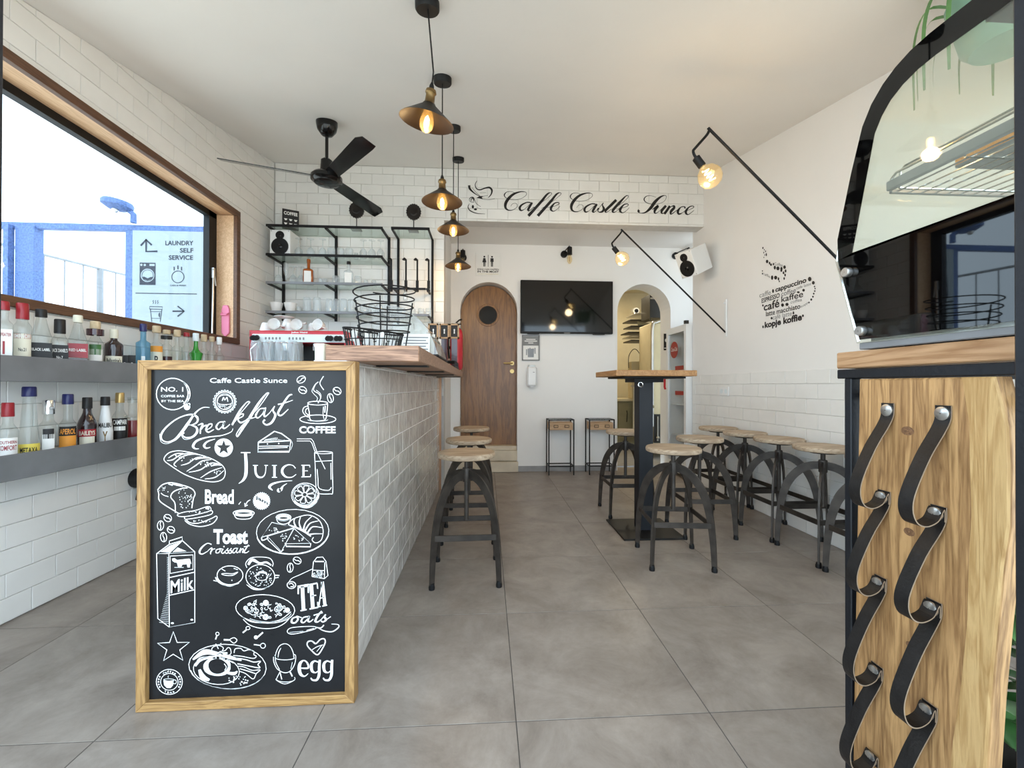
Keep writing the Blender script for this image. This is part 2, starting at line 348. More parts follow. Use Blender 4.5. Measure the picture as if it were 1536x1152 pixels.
# ------------------------------------------------------------------ the room
LX, RX, YB, YN = -2.03, 2.20, 4.11, 4.92
CEIL = lambda y: 2.29+0.207*y
NXL, NXR = -0.42, 2.62           # niche sides
def clip(poly, a, b, c):         # keep a*x+b*y<=c
    out = []
    for i, p in enumerate(poly):
        q = poly[(i+1) % len(poly)]; dp = a*p[0]+b*p[1]-c; dq = a*q[0]+b*q[1]-c
        if dp <= 0: out.append(p)
        if dp*dq < 0: t = dp/(dp-dq); out.append((p[0]+(q[0]-p[0])*t, p[1]+(q[1]-p[1])*t))
    return out
def area(p): return abs(sum(p[i-1][0]*p[i][1]-p[i][0]*p[i-1][1] for i in range(len(p))))/2
def tiling(owner, T, u0, u1, v0, v1, pu, pv, off, th, m, holes=(), cut=None, stuff_below=None, gap=0.0022, limit=300, seed=1, ch=0.0016):
    """running-bond tiles on plane T (u,v -> world); holes = list of (u0,u1,v0,v1); cut = (a,b,c) half planes"""
    rnd = random.Random(seed); full = None; bulk = G(); cnt = 0
    r = 0; v = v0
    while v < v1-0.004:
        u = u0-((pu/2 if r % 2 else 0)+off) % pu-1e-9
        while u < u1-0.004:
            base = [(max(u, u0)+gap/2, v+gap/2), (min(u+pu, u1)-gap/2, v+gap/2), (min(u+pu, u1)-gap/2, min(v+pv, v1)-gap/2), (max(u, u0)+gap/2, min(v+pv, v1)-gap/2)]
            whole = u >= u0 and u+pu <= u1 and v+pv <= v1
            pcs = [base] if base[1][0]-base[0][0] > 0.006 and base[2][1]-base[1][1] > 0.006 else []
            for (a0, a1, b0, b1) in holes:
                new = []
                for p in pcs:
                    us = [x for x, _ in p]; vv = [y for _, y in p]
                    if max(us) <= a0 or min(us) >= a1 or max(vv) <= b0 or min(vv) >= b1: new.append(p); continue
                    whole = False
                    new += [clip(p, 0, 1, b0), clip(p, 0, -1, -b1)]
                    mid = clip(clip(p, 0, 1, b1), 0, -1, -b0)
                    if mid: new += [clip(mid, 1, 0, a0), clip(mid, -1, 0, -a1)]
                pcs = new
            for c in (cut or ()):
                new = []
                for p in pcs:
                    q = clip(p, *c)
                    if len(q) != len(p) or any(abs(x[0]-y[0])+abs(x[1]-y[1]) > 1e-6 for x, y in zip(p, q)): whole = False
                    new.append(q)
                pcs = new
            for p in pcs:
                if len(p) < 3 or area(p) < 0.0004: continue
                cx = sum(x for x, _ in p)/len(p); cy = sum(y for _, y in p)/len(p)
                if cnt >= limit or (stuff_below is not None and cx < stuff_below):
                    bulk.prism(p, th, T, ch); continue
                if whole and full is None:
                    full = G().prism([(x-cx, y-cy) for x, y in p], th, None, ch).mesh('tile', m)
                me = full if whole else G().prism([(x-cx, y-cy) for x, y in p], th, None, ch).mesh('tile', m)
                o = put('tile', me, owner); R = T @ MX.Translation((cx, cy, rnd.uniform(0, 0.0006))) @ rotT(rnd.gauss(0, 0.003), rnd.gauss(0, 0.003))
                o.matrix_local = R; cnt += 1
            u += pu
        v += pv; r += 1
    if bulk.v:
        tag(obj('tile', bulk, m, owner), kind='stuff')
    return cnt

# floor
g = G().box((0.2, 2.55, -0.06), (4.95, 5.1, 0.117))
floor = struct('floor', g, 'fgrout')
ou, ov, TT = -0.5093, 1.2577, 0.6
fm = G().prism([(-0.2985, -0.2985), (0.2985, -0.2985), (0.2985, 0.2985), (-0.2985, 0.2985)], 0.009, None, 0.0006).mesh('tile', 'floortile')
for i in range(-3, 6):
    for j in range(-2, 7):
        x0, x1 = max(ou+i*TT, LX-0.2), min(ou+(i+1)*TT, NXR); y0, y1 = max(ov+j*TT, 0.05), min(ov+(j+1)*TT, YN+0.2)
        if x1-x0 < 0.03 or y1-y0 < 0.03: continue
        fullt = abs(x1-x0-TT) < 1e-6 and abs(y1-y0-TT) < 1e-6
        w, h = (x1-x0)/2-0.0015, (y1-y0)/2-0.0015
        me = fm if fullt else G().prism([(-w, -h), (w, -h), (w, h), (-w, h)], 0.009, None, 0.0006).mesh('tile', 'floortile')
        put('tile', me, floor, ((x0+x1)/2, (y0+y1)/2, -0.009))
# per-tile tint so neighbouring tiles differ as fired porcelain does
nt = M['floortile'].node_tree; oi = nt.nodes.new('ShaderNodeObjectInfo'); mpn = [n for n in nt.nodes if n.type == 'MAPPING'][0]
for n_ in nt.nodes:
    if n_.type == 'TEX_NOISE': n_.inputs['Roughness'].default_value = 0.74; n_.inputs['Distortion'].default_value = 0.4
cmb = nt.nodes.new('ShaderNodeCombineXYZ'); mlt = nt.nodes.new('ShaderNodeMath'); mlt.operation = 'MULTIPLY'; mlt.inputs[1].default_value = 37
nt.links.new(oi.outputs['Random'], mlt.inputs[0]); nt.links.new(mlt.outputs[0], cmb.inputs[0]); nt.links.new(mlt.outputs[0], cmb.inputs[1]); nt.links.new(cmb.outputs[0], mpn.inputs['Location'])
for nm in ('zellige', 'tile'):
    nt = M[nm].node_tree; oi = nt.nodes.new('ShaderNodeObjectInfo'); mpn = [n for n in nt.nodes if n.type == 'MAPPING'][0]
    cmb = nt.nodes.new('ShaderNodeCombineXYZ'); mlt = nt.nodes.new('ShaderNodeMath'); mlt.operation = 'MULTIPLY'; mlt.inputs[1].default_value = 53
    nt.links.new(oi.outputs['Random'], mlt.inputs[0]); nt.links.new(mlt.outputs[0], cmb.inputs[0]); nt.links.new(mlt.outputs[0], cmb.inputs[1]); nt.links.new(cmb.outputs[0], mpn.inputs['Location'])
struct('floor', G().box((0, -6.02, -0.08), (30, 12.1, 0.1)).box((-10.2, 8, -0.08), (15.9, 16, 0.1)), 'terrace').name = 'floor_terrace'

# ceiling (rises towards the back)
y0, y1 = 0.35, YB+0.15
c = G().add([(LX-0.25, y0, CEIL(y0)), (RX+0.25, y0, CEIL(y0)), (RX+0.25, y1, CEIL(y1)), (LX-0.25, y1, CEIL(y1)),
             (LX-0.25, y0, CEIL(y0)+0.2), (RX+0.25, y0, CEIL(y0)+0.2), (RX+0.25, y1, CEIL(y1)+0.2), (LX-0.25, y1, CEIL(y1)+0.2)],
            [(0, 1, 2, 3), (7, 6, 5, 4), (0, 4, 5, 1), (1, 5, 6, 2), (2, 6, 7, 3), (3, 7, 4, 0)])
struct('ceiling', c, 'ceiling')
# left wall with the long window opening
WY0, WY1, WZ0, WZ1 = 0.75, 3.535, 1.343, 2.425
def slopewall(g, x0, x1, ya, yb, za, zb=None):
    zt0, zt1 = (CEIL(ya), CEIL(yb)) if zb is None else (zb, zb)
    g.add([(x0, ya, za), (x1, ya, za), (x1, yb, za), (x0, yb, za), (x0, ya, zt0), (x1, ya, zt0), (x1, yb, zt1), (x0, yb, zt1)],
          [(0, 3, 2, 1), (4, 5, 6, 7), (0, 1, 5, 4), (1, 2, 6, 5), (2, 3, 7, 6), (3, 0, 4, 7)])
g = G(); wx0, wx1 = LX-0.22, LX-0.008
slopewall(g, wx0, wx1, 0.45, WY0, -0.01); slopewall(g, wx0, wx1, WY1, YB+0.1, -0.01)
slopewall(g, wx0, wx1, WY0, WY1, -0.01, WZ0); slopewall(g, wx0, wx1, WY0, WY1, WZ1)
wl = struct('wall_left', g, 'grout')
TL = frameT((LX-0.008, 0, 0), (0, 1, 0), (0, 0, 1), (1, 0, 0))
tiling(wl, TL, 0.45, YB, 0.004, 3.2, 0.2075, 0.1025, 0.45-1.896+0.2075*8-0.10375, 0.008, 'tile', holes=[(WY0, WY1, WZ0, WZ1)],
       cut=[(-0.207, 1, 2.288)], stuff_below=1.45, seed=2)
# back wall and the beam over the niche
g = G(); g.box(((LX-0.2+NXL)/2, YB+0.078, 1.6), (NXL-LX+0.2, 0.14, 3.2))
g.box(((NXL+RX+0.2)/2, YB+0.078, (2.63+3.2)/2), (RX+0.2-NXL, 0.14, 3.2-2.63))
wb = struct('wall_back', g, 'grout')
TB = frameT((0, YB+0.008, 0), (1, 0, 0), (0, 0, 1), (0, -1, 0))
tiling(wb, TB, LX+0.008, RX, 0.90+0.0095, 3.16, 0.203, 0.1025, 0.107, 0.008, 'tile', holes=[(NXL, RX+1, 0, 2.63)], cut=[(0, 1, 3.136)], seed=3)
# niche: soffit, side walls, back wall with two arches
g = G().box(((NXL+NXR)/2, (YB+YN)/2+0.1, 2.76), (NXR-NXL+0.3, YN-YB+0.1, 0.16)); struct('trim_1', g, 'plaster')
g = G().box((NXL-0.07, (YB+0.15+YN)/2, 1.4), (0.14, YN-YB-0.15, 2.8)); struct('wall_niche_left', g, 'plaster')
g = G().box((NXR+0.07, (4.34+YN)/2, 1.4), (0.14, YN-4.34, 2.8)); struct('wall_niche_right', g, 'plaster')
def archwall(x0, x1, z1, arches, y, th):
    # wall in XZ with round-headed openings: built as strips around each opening
    g = G(); xs = x0
    for (a, b, zs, zb) in arches:
        T = frameT((0, y+th, 0), (1, 0, 0), (0, 0, 1), (0, -1, 0))
        g.prism([(xs, -0.01), (a, -0.01), (a, z1), (xs, z1)], th, T)
        r = (b-a)/2; cx = (a+b)/2; n = 20
        for i in range(n):
            t0 = math.pi-math.pi*i/n; t1 = math.pi-math.pi*(i+1)/n
            p0 = (cx+r*math.cos(t0), zs+r*math.sin(t0)); p1 = (cx+r*math.cos(t1), zs+r*math.sin(t1))
            g.prism([p0, p1, (p1[0], z1), (p0[0], z1)], th, T)
        if zb > 0: g.prism([(a, -0.01), (b, -0.01), (b, zb), (a, zb)], th, T)
        xs = b
    g.prism([(xs, -0.01), (x1, -0.01), (x1, z1), (xs, z1)], th, T)
    return g
D1 = (-0.313, 0.360, 1.897, 0.0); D2 = (1.562, 2.218, 1.913, 0.0)
struct('wall_niche_back', archwall(NXL-0.14, NXR+0.14, 2.8, [D1, D2], YN, 0.30), 'plaster')
g = G(); slopewall(g, RX, RX+0.2, 0.45, 4.34, -0.01)
wr = struct('wall_right', g, 'plaster')
TR = frameT((RX, 0, 0), (0, -1, 0), (0, 0, 1), (-1, 0, 0))
tiling(wr, TR, -4.34, -0.45, 0.004, 1.125, 0.203, 0.1025, 0.03, 0.006, 'tile', seed=4, limit=260)
g = G().box(((D1[1]+D2[0])/2, YN-0.008, 0.033), (D2[0]-D1[1]-0.02, 0.014, 0.066), bev=0.002); struct('baseboard_niche', g, 'skirt')
g = G().box(((D2[1]+NXR)/2, YN-0.008, 0.033), (NXR-D2[1], 0.014, 0.066), bev=0.002); struct('baseboard_right', g, 'skirt')
# entrance frame around the camera's doorway
XL, XR = at(4.5, 576, 0.55).x, at(1519.5, 576, 0.55).x
g = G().box((XL-0.04, 0.52, 1.2), (0.08, 0.06, 2.4), bev=0.003).box((XR+0.04, 0.52, 1.2), (0.08, 0.06, 2.4), bev=0.003).box(((XL+XR)/2, 0.52, 2.36), (XR-XL+0.16, 0.06, 0.08), bev=0.003)
struct('trim_2', g, 'frameblue')

# window: oak surround, deep oak lining, black folding frame, pane
win = struct('window_1', G().box((-2.2, (WY0+WY1)/2, WZ1-0.055), (0.045, WY1-WY0-0.02, 0.05)).box((-2.2, WY1-0.075, (WZ0+WZ1)/2), (0.045, 0.10, WZ1-WZ0-0.03)).box((-2.2, WY0+0.05, (WZ0+WZ1)/2), (0.045, 0.06, WZ1-WZ0-0.03)).box((-2.2, (WY0+WY1)/2, WZ0+0.03), (0.045, WY1-WY0-0.03, 0.025)), 'black')
fw = 0.046
for n_, b_ in (('surround', ((LX+0.004, (WY0+WY1)/2, WZ1-fw/2), (0.03, WY1-WY0, fw))), ('surround', ((LX+0.004, (WY0+WY1)/2, WZ0+fw/2), (0.03, WY1-WY0, fw))),
               ('surround', ((LX+0.004, WY1-fw/2, (WZ0+WZ1)/2), (0.03, fw, WZ1-WZ0-2*fw-0.001))), ('surround', ((LX+0.004, WY0+fw/2, (WZ0+WZ1)/2), (0.03, fw, WZ1-WZ0-2*fw-0.001)))):
    obj(n_, G().box(*b_, bev=0.002), 'winwood', win)
for n_, b_ in (('lining', ((-2.112, (WY0+WY1)/2, WZ1-0.02), (0.176, WY1-WY0-0.004, 0.03))), ('lining', ((-2.112, (WY0+WY1)/2, WZ0+0.008), (0.176, WY1-WY0-0.004, 0.014))),
               ('lining', ((-2.112, WY1-0.02, (WZ0+WZ1)/2), (0.176, 0.03, WZ1-WZ0-0.08))), ('lining', ((-2.112, WY0+0.02, (WZ0+WZ1)/2), (0.176, 0.03, WZ1-WZ0-0.08)))):
    obj(n_, G().box(*b_), 'winjamb_lit', win)
obj('pane', G().box((-2.205, (WY0+WY1)/2, (WZ0+WZ1)/2), (0.006, WY1-WY0-0.2, WZ1-WZ0-0.12)), 'pane', win)
stay = G().tube([(-2.165, 3.43, 1.42), (-2.165, 3.44, 1.86)], 0.008).box((-2.165, 3.44, 1.90), (0.02, 0.02, 0.08)).tube([(-2.16, 3.43, 1.93), (-2.16, 3.45, 1.88), (-2.15, 3.45, 1.80)], 0.005)
obj('gas_stay', stay, 'steel', win)
bo = thing('bottle_opener', 'pink wall bottle opener fixed on the oak window lining', 'opener', (-2.1, WY1-0.038, 1.53))
g = G().prism([(-0.03, -0.10), (0, -0.13), (0.03, -0.10), (0.03, 0.09), (0.018, 0.125), (-0.018, 0.125), (-0.03, 0.09)], 0.012, frameT((0, 0, 0), (1, 0, 0), (0, 0, 1), (0, -1, 0)), 0.003)
obj('plate', g, 'pink', bo); obj('catcher', G().tube([(-0.026, -0.012, 0.06), (-0.02, -0.03, 0.045), (0.02, -0.03, 0.045), (0.026, -0.012, 0.06)], 0.007), 'pink', bo)

# ------------------------------------------------------------------ outside the window
OY = 4.6
ow = thing('terrace_screen', 'dark blue painted steel frame screen outside the window, coloured paler for haze', 'screen', (-3.9, OY+0.06, 0))
for n_, b_ in (('top_rail', ((-0.55, 0, 2.672), (3.4, 0.06, 0.065))), ('post', ((-0.88, 0.0, 1.33), (0.19, 0.1, 2.66))), ('post', ((0.135, 0, 1.33), (0.085, 0.06, 2.64)))):
    obj(n_, G().box(*b_, bev=0.004), 'blueframe_haze', ow)
obj('post', G().box((-1.02, -0.06, 1.33), (0.05, 0.06, 2.66)), 'blueframe_haze', ow)
sg = thing('laundry_sign', 'white laundry and coffee direction sign panel on the terrace', 'sign', (0, 0, 0))
M['signglass'] = mat('frosted sign panel', (0.26, 0.30, 0.32), 0.5, var=0.02); obj('panel', G().box((-3.2, OY, 1.715), (1.0, 0.02, 1.83)), 'signglass', sg)
g = G(); P = lambda x, y: at(180+x*0.14752, 330+y*0.14757, OY-0.0125); NY = V((0, -1, 0))
def px_line(g, pts, w, closed=False, sm=False, conv=None, nrm=NY, k=None):
    Q = [conv(*p) for p in pts]
    if sm: Q = smooth_path(Q, 6, closed)
    kk = (conv(pts[0][0]+10, pts[0][1])-conv(*pts[0])).length/10 if k is None else k
    g.strip(Q, [w*1.2*kk]*len(Q), nrm, closed)
for pts, w in (([(265, 195), (265, 320), (380, 318)], 16), ([(210, 260), (265, 200), (322, 255)], 16), ([(158, 743), (782, 752)], 7), ([(533, 927), (650, 927)], 13), ([(585, 875), (652, 927), (585, 980)], 13),
               ([(550, 475), (550, 512)], 9), ([(588, 462), (588, 500)], 9), ([(625, 475), (625, 512)], 9)): px_line(g, pts, w, conv=P)
px_line(g, [(588+62*math.cos(a*0.2094), 578+60*math.sin(a*0.2094)) for a in range(30)], 6, True, conv=P)
for s_, x0, x1, y, h in (('LAUNDRY', 460, 745, 255, 42), ('SELF', 608, 745, 330, 42), ('SERVICE', 495, 742, 403, 42), ('CASH & WASH', 508, 668, 672, 14)):
    text(g, s_, P(x0, y), P(x1, y), h*0.14757*OY/F, bold=0.02)
for pts, w in (([(300, 905), (300, 880), (430, 882), (430, 908), (300, 905)], 6), ([(308, 908), (322, 1035)], 5), ([(424, 910), (408, 1035)], 5), ([(312, 930), (420, 932)], 4), ([(318, 998), (412, 1000)], 4), ([(342, 815), (334, 825), (342, 838), (334, 852)], 5), ([(365, 815), (357, 825), (365, 838), (357, 852)], 5), ([(388, 815), (380, 825), (388, 838), (380, 852)], 5)): px_line(g, pts, w, conv=P)
sgk = P(10, 0).x-P(0, 0).x
def ell(cx, cy, rx, ry, n=28, a0=0, a1=2*math.pi, rot=0):
    out = []
    for i in range(n):
        a = a0+(a1-a0)*i/(n if abs(a1-a0-2*math.pi) < 1e-6 else n-1); x, y = rx*math.cos(a), ry*math.sin(a)
        out.append((cx+x*math.cos(rot)-y*math.sin(rot), cy+x*math.sin(rot)+y*math.cos(rot)))
    return out
def fill(g, pts, conv): Q = [conv(*p) for p in pts]; g.add(Q, [tuple(reversed(range(len(Q))))])
fill(g, [(200, 432), (360, 435), (360, 660), (198, 658)], P)
fill(g, ell(405, 965, 14, 25, 12, math.pi/2, 1.5*math.pi), P)
obj('lettering', g, 'navyink', sg)
P2 = lambda x, y: at(180+x*0.14752, 330+y*0.14757, OY-0.0145)
g = G(); fill(g, ell(280, 563, 70, 68), P2); fill(g, ell(217, 456, 12, 12, 14), P2); fill(g, ell(252, 457, 12, 12, 14), P2); fill(g, [(300, 446), (353, 447), (353, 468), (300, 467)], P2)
obj('washer_symbol', g, 'signglass', sg)
P3 = lambda x, y: at(180+x*0.14752, 330+y*0.14757, OY-0.0165)
g = G(); fill(g, [(225, 580), (245, 575), (280, 592), (310, 580), (336, 578), (320, 602), (280, 615), (240, 602)], P3); px_line(g, ell(280, 563, 58, 56), 4, True, conv=P3)
obj('washer_symbol', g, 'navyink', sg)
cl = thing('terrace_lamp', 'round haze-blue outdoor floodlight on a bent arm above the screen', 'lamp', (-3.70, OY, 2.71))
obj('arm', G().tube([(0, 0, 0), (0, 0, 0.09), (-0.04, -0.02, 0.13)], 0.028), 'blueframe_haze', cl)
obj('head', G().lathe([(0.02, 0.06), (0.12, 0.055), (0.135, 0.03), (0.13, 0.0), (0.07, -0.035), (0.03, -0.045)], 18, (-0.13, -0.06, 0.13), T=MX.Translation((0, 0, 0)) @ rotT(0, 0.12, 0)), 'blueframe_haze', cl, smooth=True)
obj('lens', G().ball((-0.10, -0.10, 0.09), 0.03), 'steel', cl)
rl = thing('terrace_railing', 'pale metal balustrade with slim bars far outside the window', 'railing', (0, 0, 0))
A, B = at(45, 377, 6.6), at(186, 412, 8.4)
obj('handrail', G().tube([A+(A-B)*0.6, A, B, B+(B-A)*0.6], 0.022), 'zinc', rl)
for i in range(-3, 10):
    p = A+(B-A)*(i/5.2+0.12); obj('baluster', G().cyl((p.x, p.y, 0), p, 0.05 if i == 3 else 0.010, 8), 'zinc', rl)

# ------------------------------------------------------------------ bar counter
ct = thing('bar_counter', 'bar counter clad in glossy white tiles behind the chalkboard', 'counter', (0, 0, 0))
obj('carcass', G().box((-0.514, 2.755, 0.546), (0.104, 2.70, 1.092)).box((-0.81, 2.755, 0.44), (0.48, 2.70, 0.88)), 'zgrout', ct)
obj('work_surface', G().box((-0.82, 2.755, 0.90), (0.50, 2.70, 0.04), bev=0.003), 'steel', ct)
tiling(ct, frameT((-0.4625, 0, 0), (0, 1, 0), (0, 0, 1), (1, 0, 0)), 1.41, 4.08, 0.004, 1.090, 0.205, 0.1075, 0.12, 0.0042, 'zellige', gap=0.0045, seed=5, ch=0.0016)
obj('edge_trim', G().box((-0.455, 4.093, 0.545), (0.03, 0.02, 1.09)), 'copper', ct)
st = thing('oak_worktop', 'thick oak plank top overhanging the tiled bar counter', 'worktop', (0, 0, 0))
obj('plank', G().box((-0.392, 2.78, 1.1205), (0.316, 2.64, 0.055), bev=0.003), 'slab', st)
for y in (1.75, 2.4, 3.1, 3.8): obj('bracket', G().box((-0.345, y, 1.0895), (0.205, 0.06, 0.006)), 'black', st)

# chalkboard
BY = 1.372
cb = thing('chalkboard_sign', 'tall black breakfast chalkboard in an oak frame at the counter end', 'chalkboard', (0, 0, 0))
bx0, bx1, bz1 = -1.078, -0.418, 1.087
obj('board', G().box(((bx0+bx1)/2, BY+0.008, bz1/2), (bx1-bx0-0.03, 0.014, bz1-0.03)), 'board', cb)
FT = frameT((0, 1.400, 0), (1, 0, 0), (0, 0, 1), (0, -1, 0)); w = 0.029
obj('frame_rail', G().prism([(bx0, 0.001), (bx1, 0.001), (bx1-w, w), (bx0+w, w)], 0.043, FT, 0.0015), 'oakh', cb)
obj('frame_rail', G().prism([(bx0+w, bz1-w), (bx1-w, bz1-w), (bx1, bz1), (bx0, bz1)], 0.043, FT, 0.0015), 'oakh', cb)
obj('frame_stile', G().prism([(bx0, 0.001), (bx0+w, w), (bx0+w, bz1-w), (bx0, bz1)], 0.043, FT, 0.0015), 'oak', cb)
obj('frame_stile', G().prism([(bx1, 0.001), (bx1, bz1), (bx1-w, bz1-w), (bx1-w, w)], 0.043, FT, 0.0015), 'oak', cb)
def CONV(ox, oy, s, Y): return lambda x, y: at(ox+x*s, oy+y*s, Y)
BZ = BY-0.0007
R1 = CONV(220, 540, .1302, BZ); R2 = CONV(370, 550, .1302, BZ); R3 = CONV(220, 670, .1302, BZ); R4 = CONV(370, 690, .1302, BZ)
R5 = CONV(220, 790, .1389, BZ); R6 = CONV(340, 820, .1237, BZ); R7 = CONV(220, 930, .1237, BZ); R8 = CONV(390, 930, .1128, BZ)
class Chalk:
    def __init__(s, conv): s.g = G(); s.c = conv; s.k = (conv(100, 0)-conv(0, 0)).length/100
    def L(s, pts, w=8, closed=False, sm=True, taper=None):
        Q = [s.c(*p[:2]) for p in pts]
        if isinstance(w, (list, tuple)): W = list(w)
        else: W = [w]*len(pts)
        if taper: W[0] *= taper; W[-1] *= taper
        if sm and len(pts) > 2:
            Q2 = smooth_path(Q, 6, closed); n = len(pts); W2 = []
            for i in range(len(Q2)):
                t = i/6; a = int(t) % n; b = (a+1) % n if closed else min(a+1, n-1); W2.append(W[a]+(W[b]-W[a])*(t-int(t)))
            Q, W = Q2, W2
        s.g.strip(Q, [x*s.k for x in W], NY, closed); return s
    def E(s, cx, cy, rx, ry, w=7, rot=0, a0=0, a1=2*math.pi):
        cl_ = abs(a1-a0-2*math.pi) < 1e-6; return s.L(ell(cx, cy, rx, ry, 26, a0, a1, rot), w, cl_, sm=False)
    def D(s, cx, cy, r, ry=None): fill(s.g, ell(cx, cy, r, ry or r, 12), s.c); return s
    def F(s, pts): fill(s.g, pts, s.c); return s
    def bean(s, cx, cy, rx, ry, rot):
        s.E(cx, cy, rx, ry, 8, rot); c_, n_ = math.cos(rot), math.sin(rot); L_ = max(rx, ry)
        ax = (c_, n_) if rx > ry else (-n_, c_)
        o = (-ax[1]*6, ax[0]*6)
        return s.L([(cx-ax[0]*L_*.85, cy-ax[1]*L_*.85), (cx-ax[0]*L_*.3+o[0], cy-ax[1]*L_*.3+o[1]), (cx+ax[0]*L_*.3-o[0], cy+ax[1]*L_*.3-o[1]), (cx+ax[0]*L_*.85, cy+ax[1]*L_*.85)], 9)
    def T(s, t, x0, x1, y, h, bold=0.0, dy=0, shear=0):
        text(s.g, t, s.c(x0, y), s.c(x1, y+dy), h*s.k, bold=bold, shear=shear); return s
    def dots(s, cx, cy, rx, ry, n, r=5, seed=1):
        q = random.Random(seed)
        for _ in range(n):
            a = q.uniform(0, 6.28); d = math.sqrt(q.random()); s.D(cx+rx*d*math.cos(a), cy+ry*d*math.sin(a), r*q.uniform(.6, 1.2))
        return s
    def done(s, name, label=None):
        o = obj(name, s.g, 'chalk', cb)
        if label: o['label'] = label
k = Chalk(R1)
k.E(300, 392, 188, 182, 11); k.L([(420, 250), (470, 310), (488, 390), (470, 460), (430, 510)], [12, 30, 36, 34, 30]); k.D(465, 540, 38); k.D(488, 512, 16)
k.T('NO. 1', 165, 422, 362, 52, 0.015).T('COFFEE BAR', 165, 435, 428, 26, 0.01).T('BY THE SEA', 170, 430, 485, 26, 0.01); k.done('coffee_ring_drawing')
Chalk(R1).T('Caffe Castle Sunce', 728, 1620, 262, 58, 0.012).done('lettering')
k = Chalk(R1); k.E(900, 480, 118, 118, 22); k.E(900, 480, 92, 92, 5)
for i in range(24): k.D(900+126*math.cos(i*.2618), 480+126*math.sin(i*.2618), 12)
k.L([(815, 480), (830, 430), (880, 405), (940, 410), (980, 450), (985, 480)], 7); k.L([(815, 490), (850, 510), (950, 510), (985, 490)], 7); k.L([(830, 505), (860, 560), (940, 560), (970, 505)], 7)
k.L([(870, 470), (885, 430), (900, 460), (925, 430), (935, 480)], 10); k.dots(900, 535, 55, 22, 40, 4); k.done('muffin_badge_drawing')
k = Chalk(R1)
k.L([(725, 548), (660, 545), (600, 575), (545, 630), (470, 740), (390, 850), (320, 920), (240, 945), (178, 920), (168, 860), (220, 780), (330, 690), (440, 640), (530, 630), (585, 665), (580, 715), (530, 745), (470, 748)], [5, 10, 14, 20, 34, 34, 26, 14, 16, 24, 20, 14, 14, 20, 26, 20, 12, 8])
k.L([(500, 747), (570, 775), (580, 830), (530, 885), (455, 895), (412, 865), (430, 835)], [8, 22, 28, 24, 16, 14, 20])
k.L([(150, 850), (165, 940), (230, 965), (300, 940)], 5); k.L([(400, 870), (440, 915), (530, 895), (590, 830)], 5)
k.L([(590, 752), (645, 735), (622, 800), (618, 850)], [6, 20, 22, 12]).L([(622, 815), (655, 765), (695, 752)], [8, 14, 20])
k.L([(675, 815), (740, 775), (752, 738), (712, 745), (685, 800), (712, 832), (775, 800)], [8, 10, 14, 16, 22, 16, 8])
k.L([(885, 712), (835, 720), (802, 770), (830, 800), (880, 752), (900, 706), (876, 770), (902, 786), (960, 740)], [14, 12, 22, 14, 10, 22, 22, 14, 8])
k.L([(985, 745), (1060, 640), (1160, 520), (1186, 485), (1150, 490), (1070, 590), (1000, 720), (985, 750)], [6, 8, 10, 14, 10, 22, 24, 20])
k.L([(1015, 715), (1075, 635), (1112, 622), (1105, 650), (1052, 682), (1085, 722), (1150, 690)], [6, 8, 16, 12, 14, 20, 8])
k.L([(1140, 695), (1280, 560), (1395, 400), (1400, 380), (1367, 400), (1282, 510), (1190, 660), (1110, 780), (1055, 870), (1040, 880), (1036, 850), (1085, 775), (1170, 690), (1250, 660)], [6, 8, 10, 14, 16, 28, 34, 30, 18, 12, 10, 12, 12, 8])
k.L([(1352, 557), (1302, 567), (1257, 637), (1282, 667), (1337, 617), (1367, 552), (1352, 627), (1367, 652), (1420, 605)], [14, 12, 22, 14, 10, 22, 22, 14, 8])
k.L([(1412, 617), (1475, 530), (1455, 580), (1482, 637), (1442, 717), (1382, 747), (1342, 717), (1362, 687)], [6, 10, 18, 26, 26, 18, 16, 22])
k.L([(1677, 397), (1632, 417), (1552, 537), (1514, 615), (1552, 637), (1632, 567)], [14, 20, 26, 24, 16, 8]); k.L([(1512, 512), (1582, 497), (1685, 462)], [14, 14, 5])
k.L([(995, 790), (970, 830), (860, 870), (700, 890), (580, 930), (535, 990), (560, 1022), (602, 1022)], [5, 8, 10, 14, 24, 30, 16, 6]); k.L([(790, 910), (700, 940), (662, 985), (685, 1015), (735, 1005)], [5, 18, 28, 18, 6])
k.done('breakfast_lettering')
k = Chalk(R1); k.D(888, 1010, 106)
sp_ = []
for i in range(10): a = -math.pi/2+i*math.pi/5; r = 88 if i % 2 == 0 else 36; sp_.append((888+r*math.cos(a), 1010+r*math.sin(a)))
k.g = G(); ring = ell(888, 1010, 106, 106, 40)
# disc with a star-shaped hole: strips between the star outline and the rim
for i in range(40):
    a0 = 2*math.pi*i/40; a1 = 2*math.pi*(i+1)/40
    def starr(a):
        t = ((a+math.pi/2) % (2*math.pi/5)); t = min(t, 2*math.pi/5-t); R_, r_ = 88, 36; al = math.pi/5
        return R_*r_*math.sin(al)/(r_*math.sin(al-t)+R_*math.sin(t))
    k.F([(888+starr(a0)*math.cos(a0), 1010+starr(a0)*math.sin(a0)), (888+106*math.cos(a0), 1010+106*math.sin(a0)), (888+106*math.cos(a1), 1010+106*math.sin(a1)), (888+starr(a1)*math.cos(a1), 1010+starr(a1)*math.sin(a1))])
k.done('star_badge_drawing')
k = Chalk(R2)
k.bean(628, 148, 52, 38, -.5).bean(645, 270, 48, 38, .5).bean(965, 362, 34, 52, -.15).bean(1042, 280, 48, 40, .6); k.done('coffee_beans_drawing')
k = Chalk(R2); k.E(818, 420, 115, 22, 9).L([(703, 435), (720, 520), (735, 612), (820, 626), (905, 608), (925, 520), (933, 430)], 11).L([(885, 460), (880, 540), (890, 600)], 7).L([(905, 450), (900, 530)], 12)
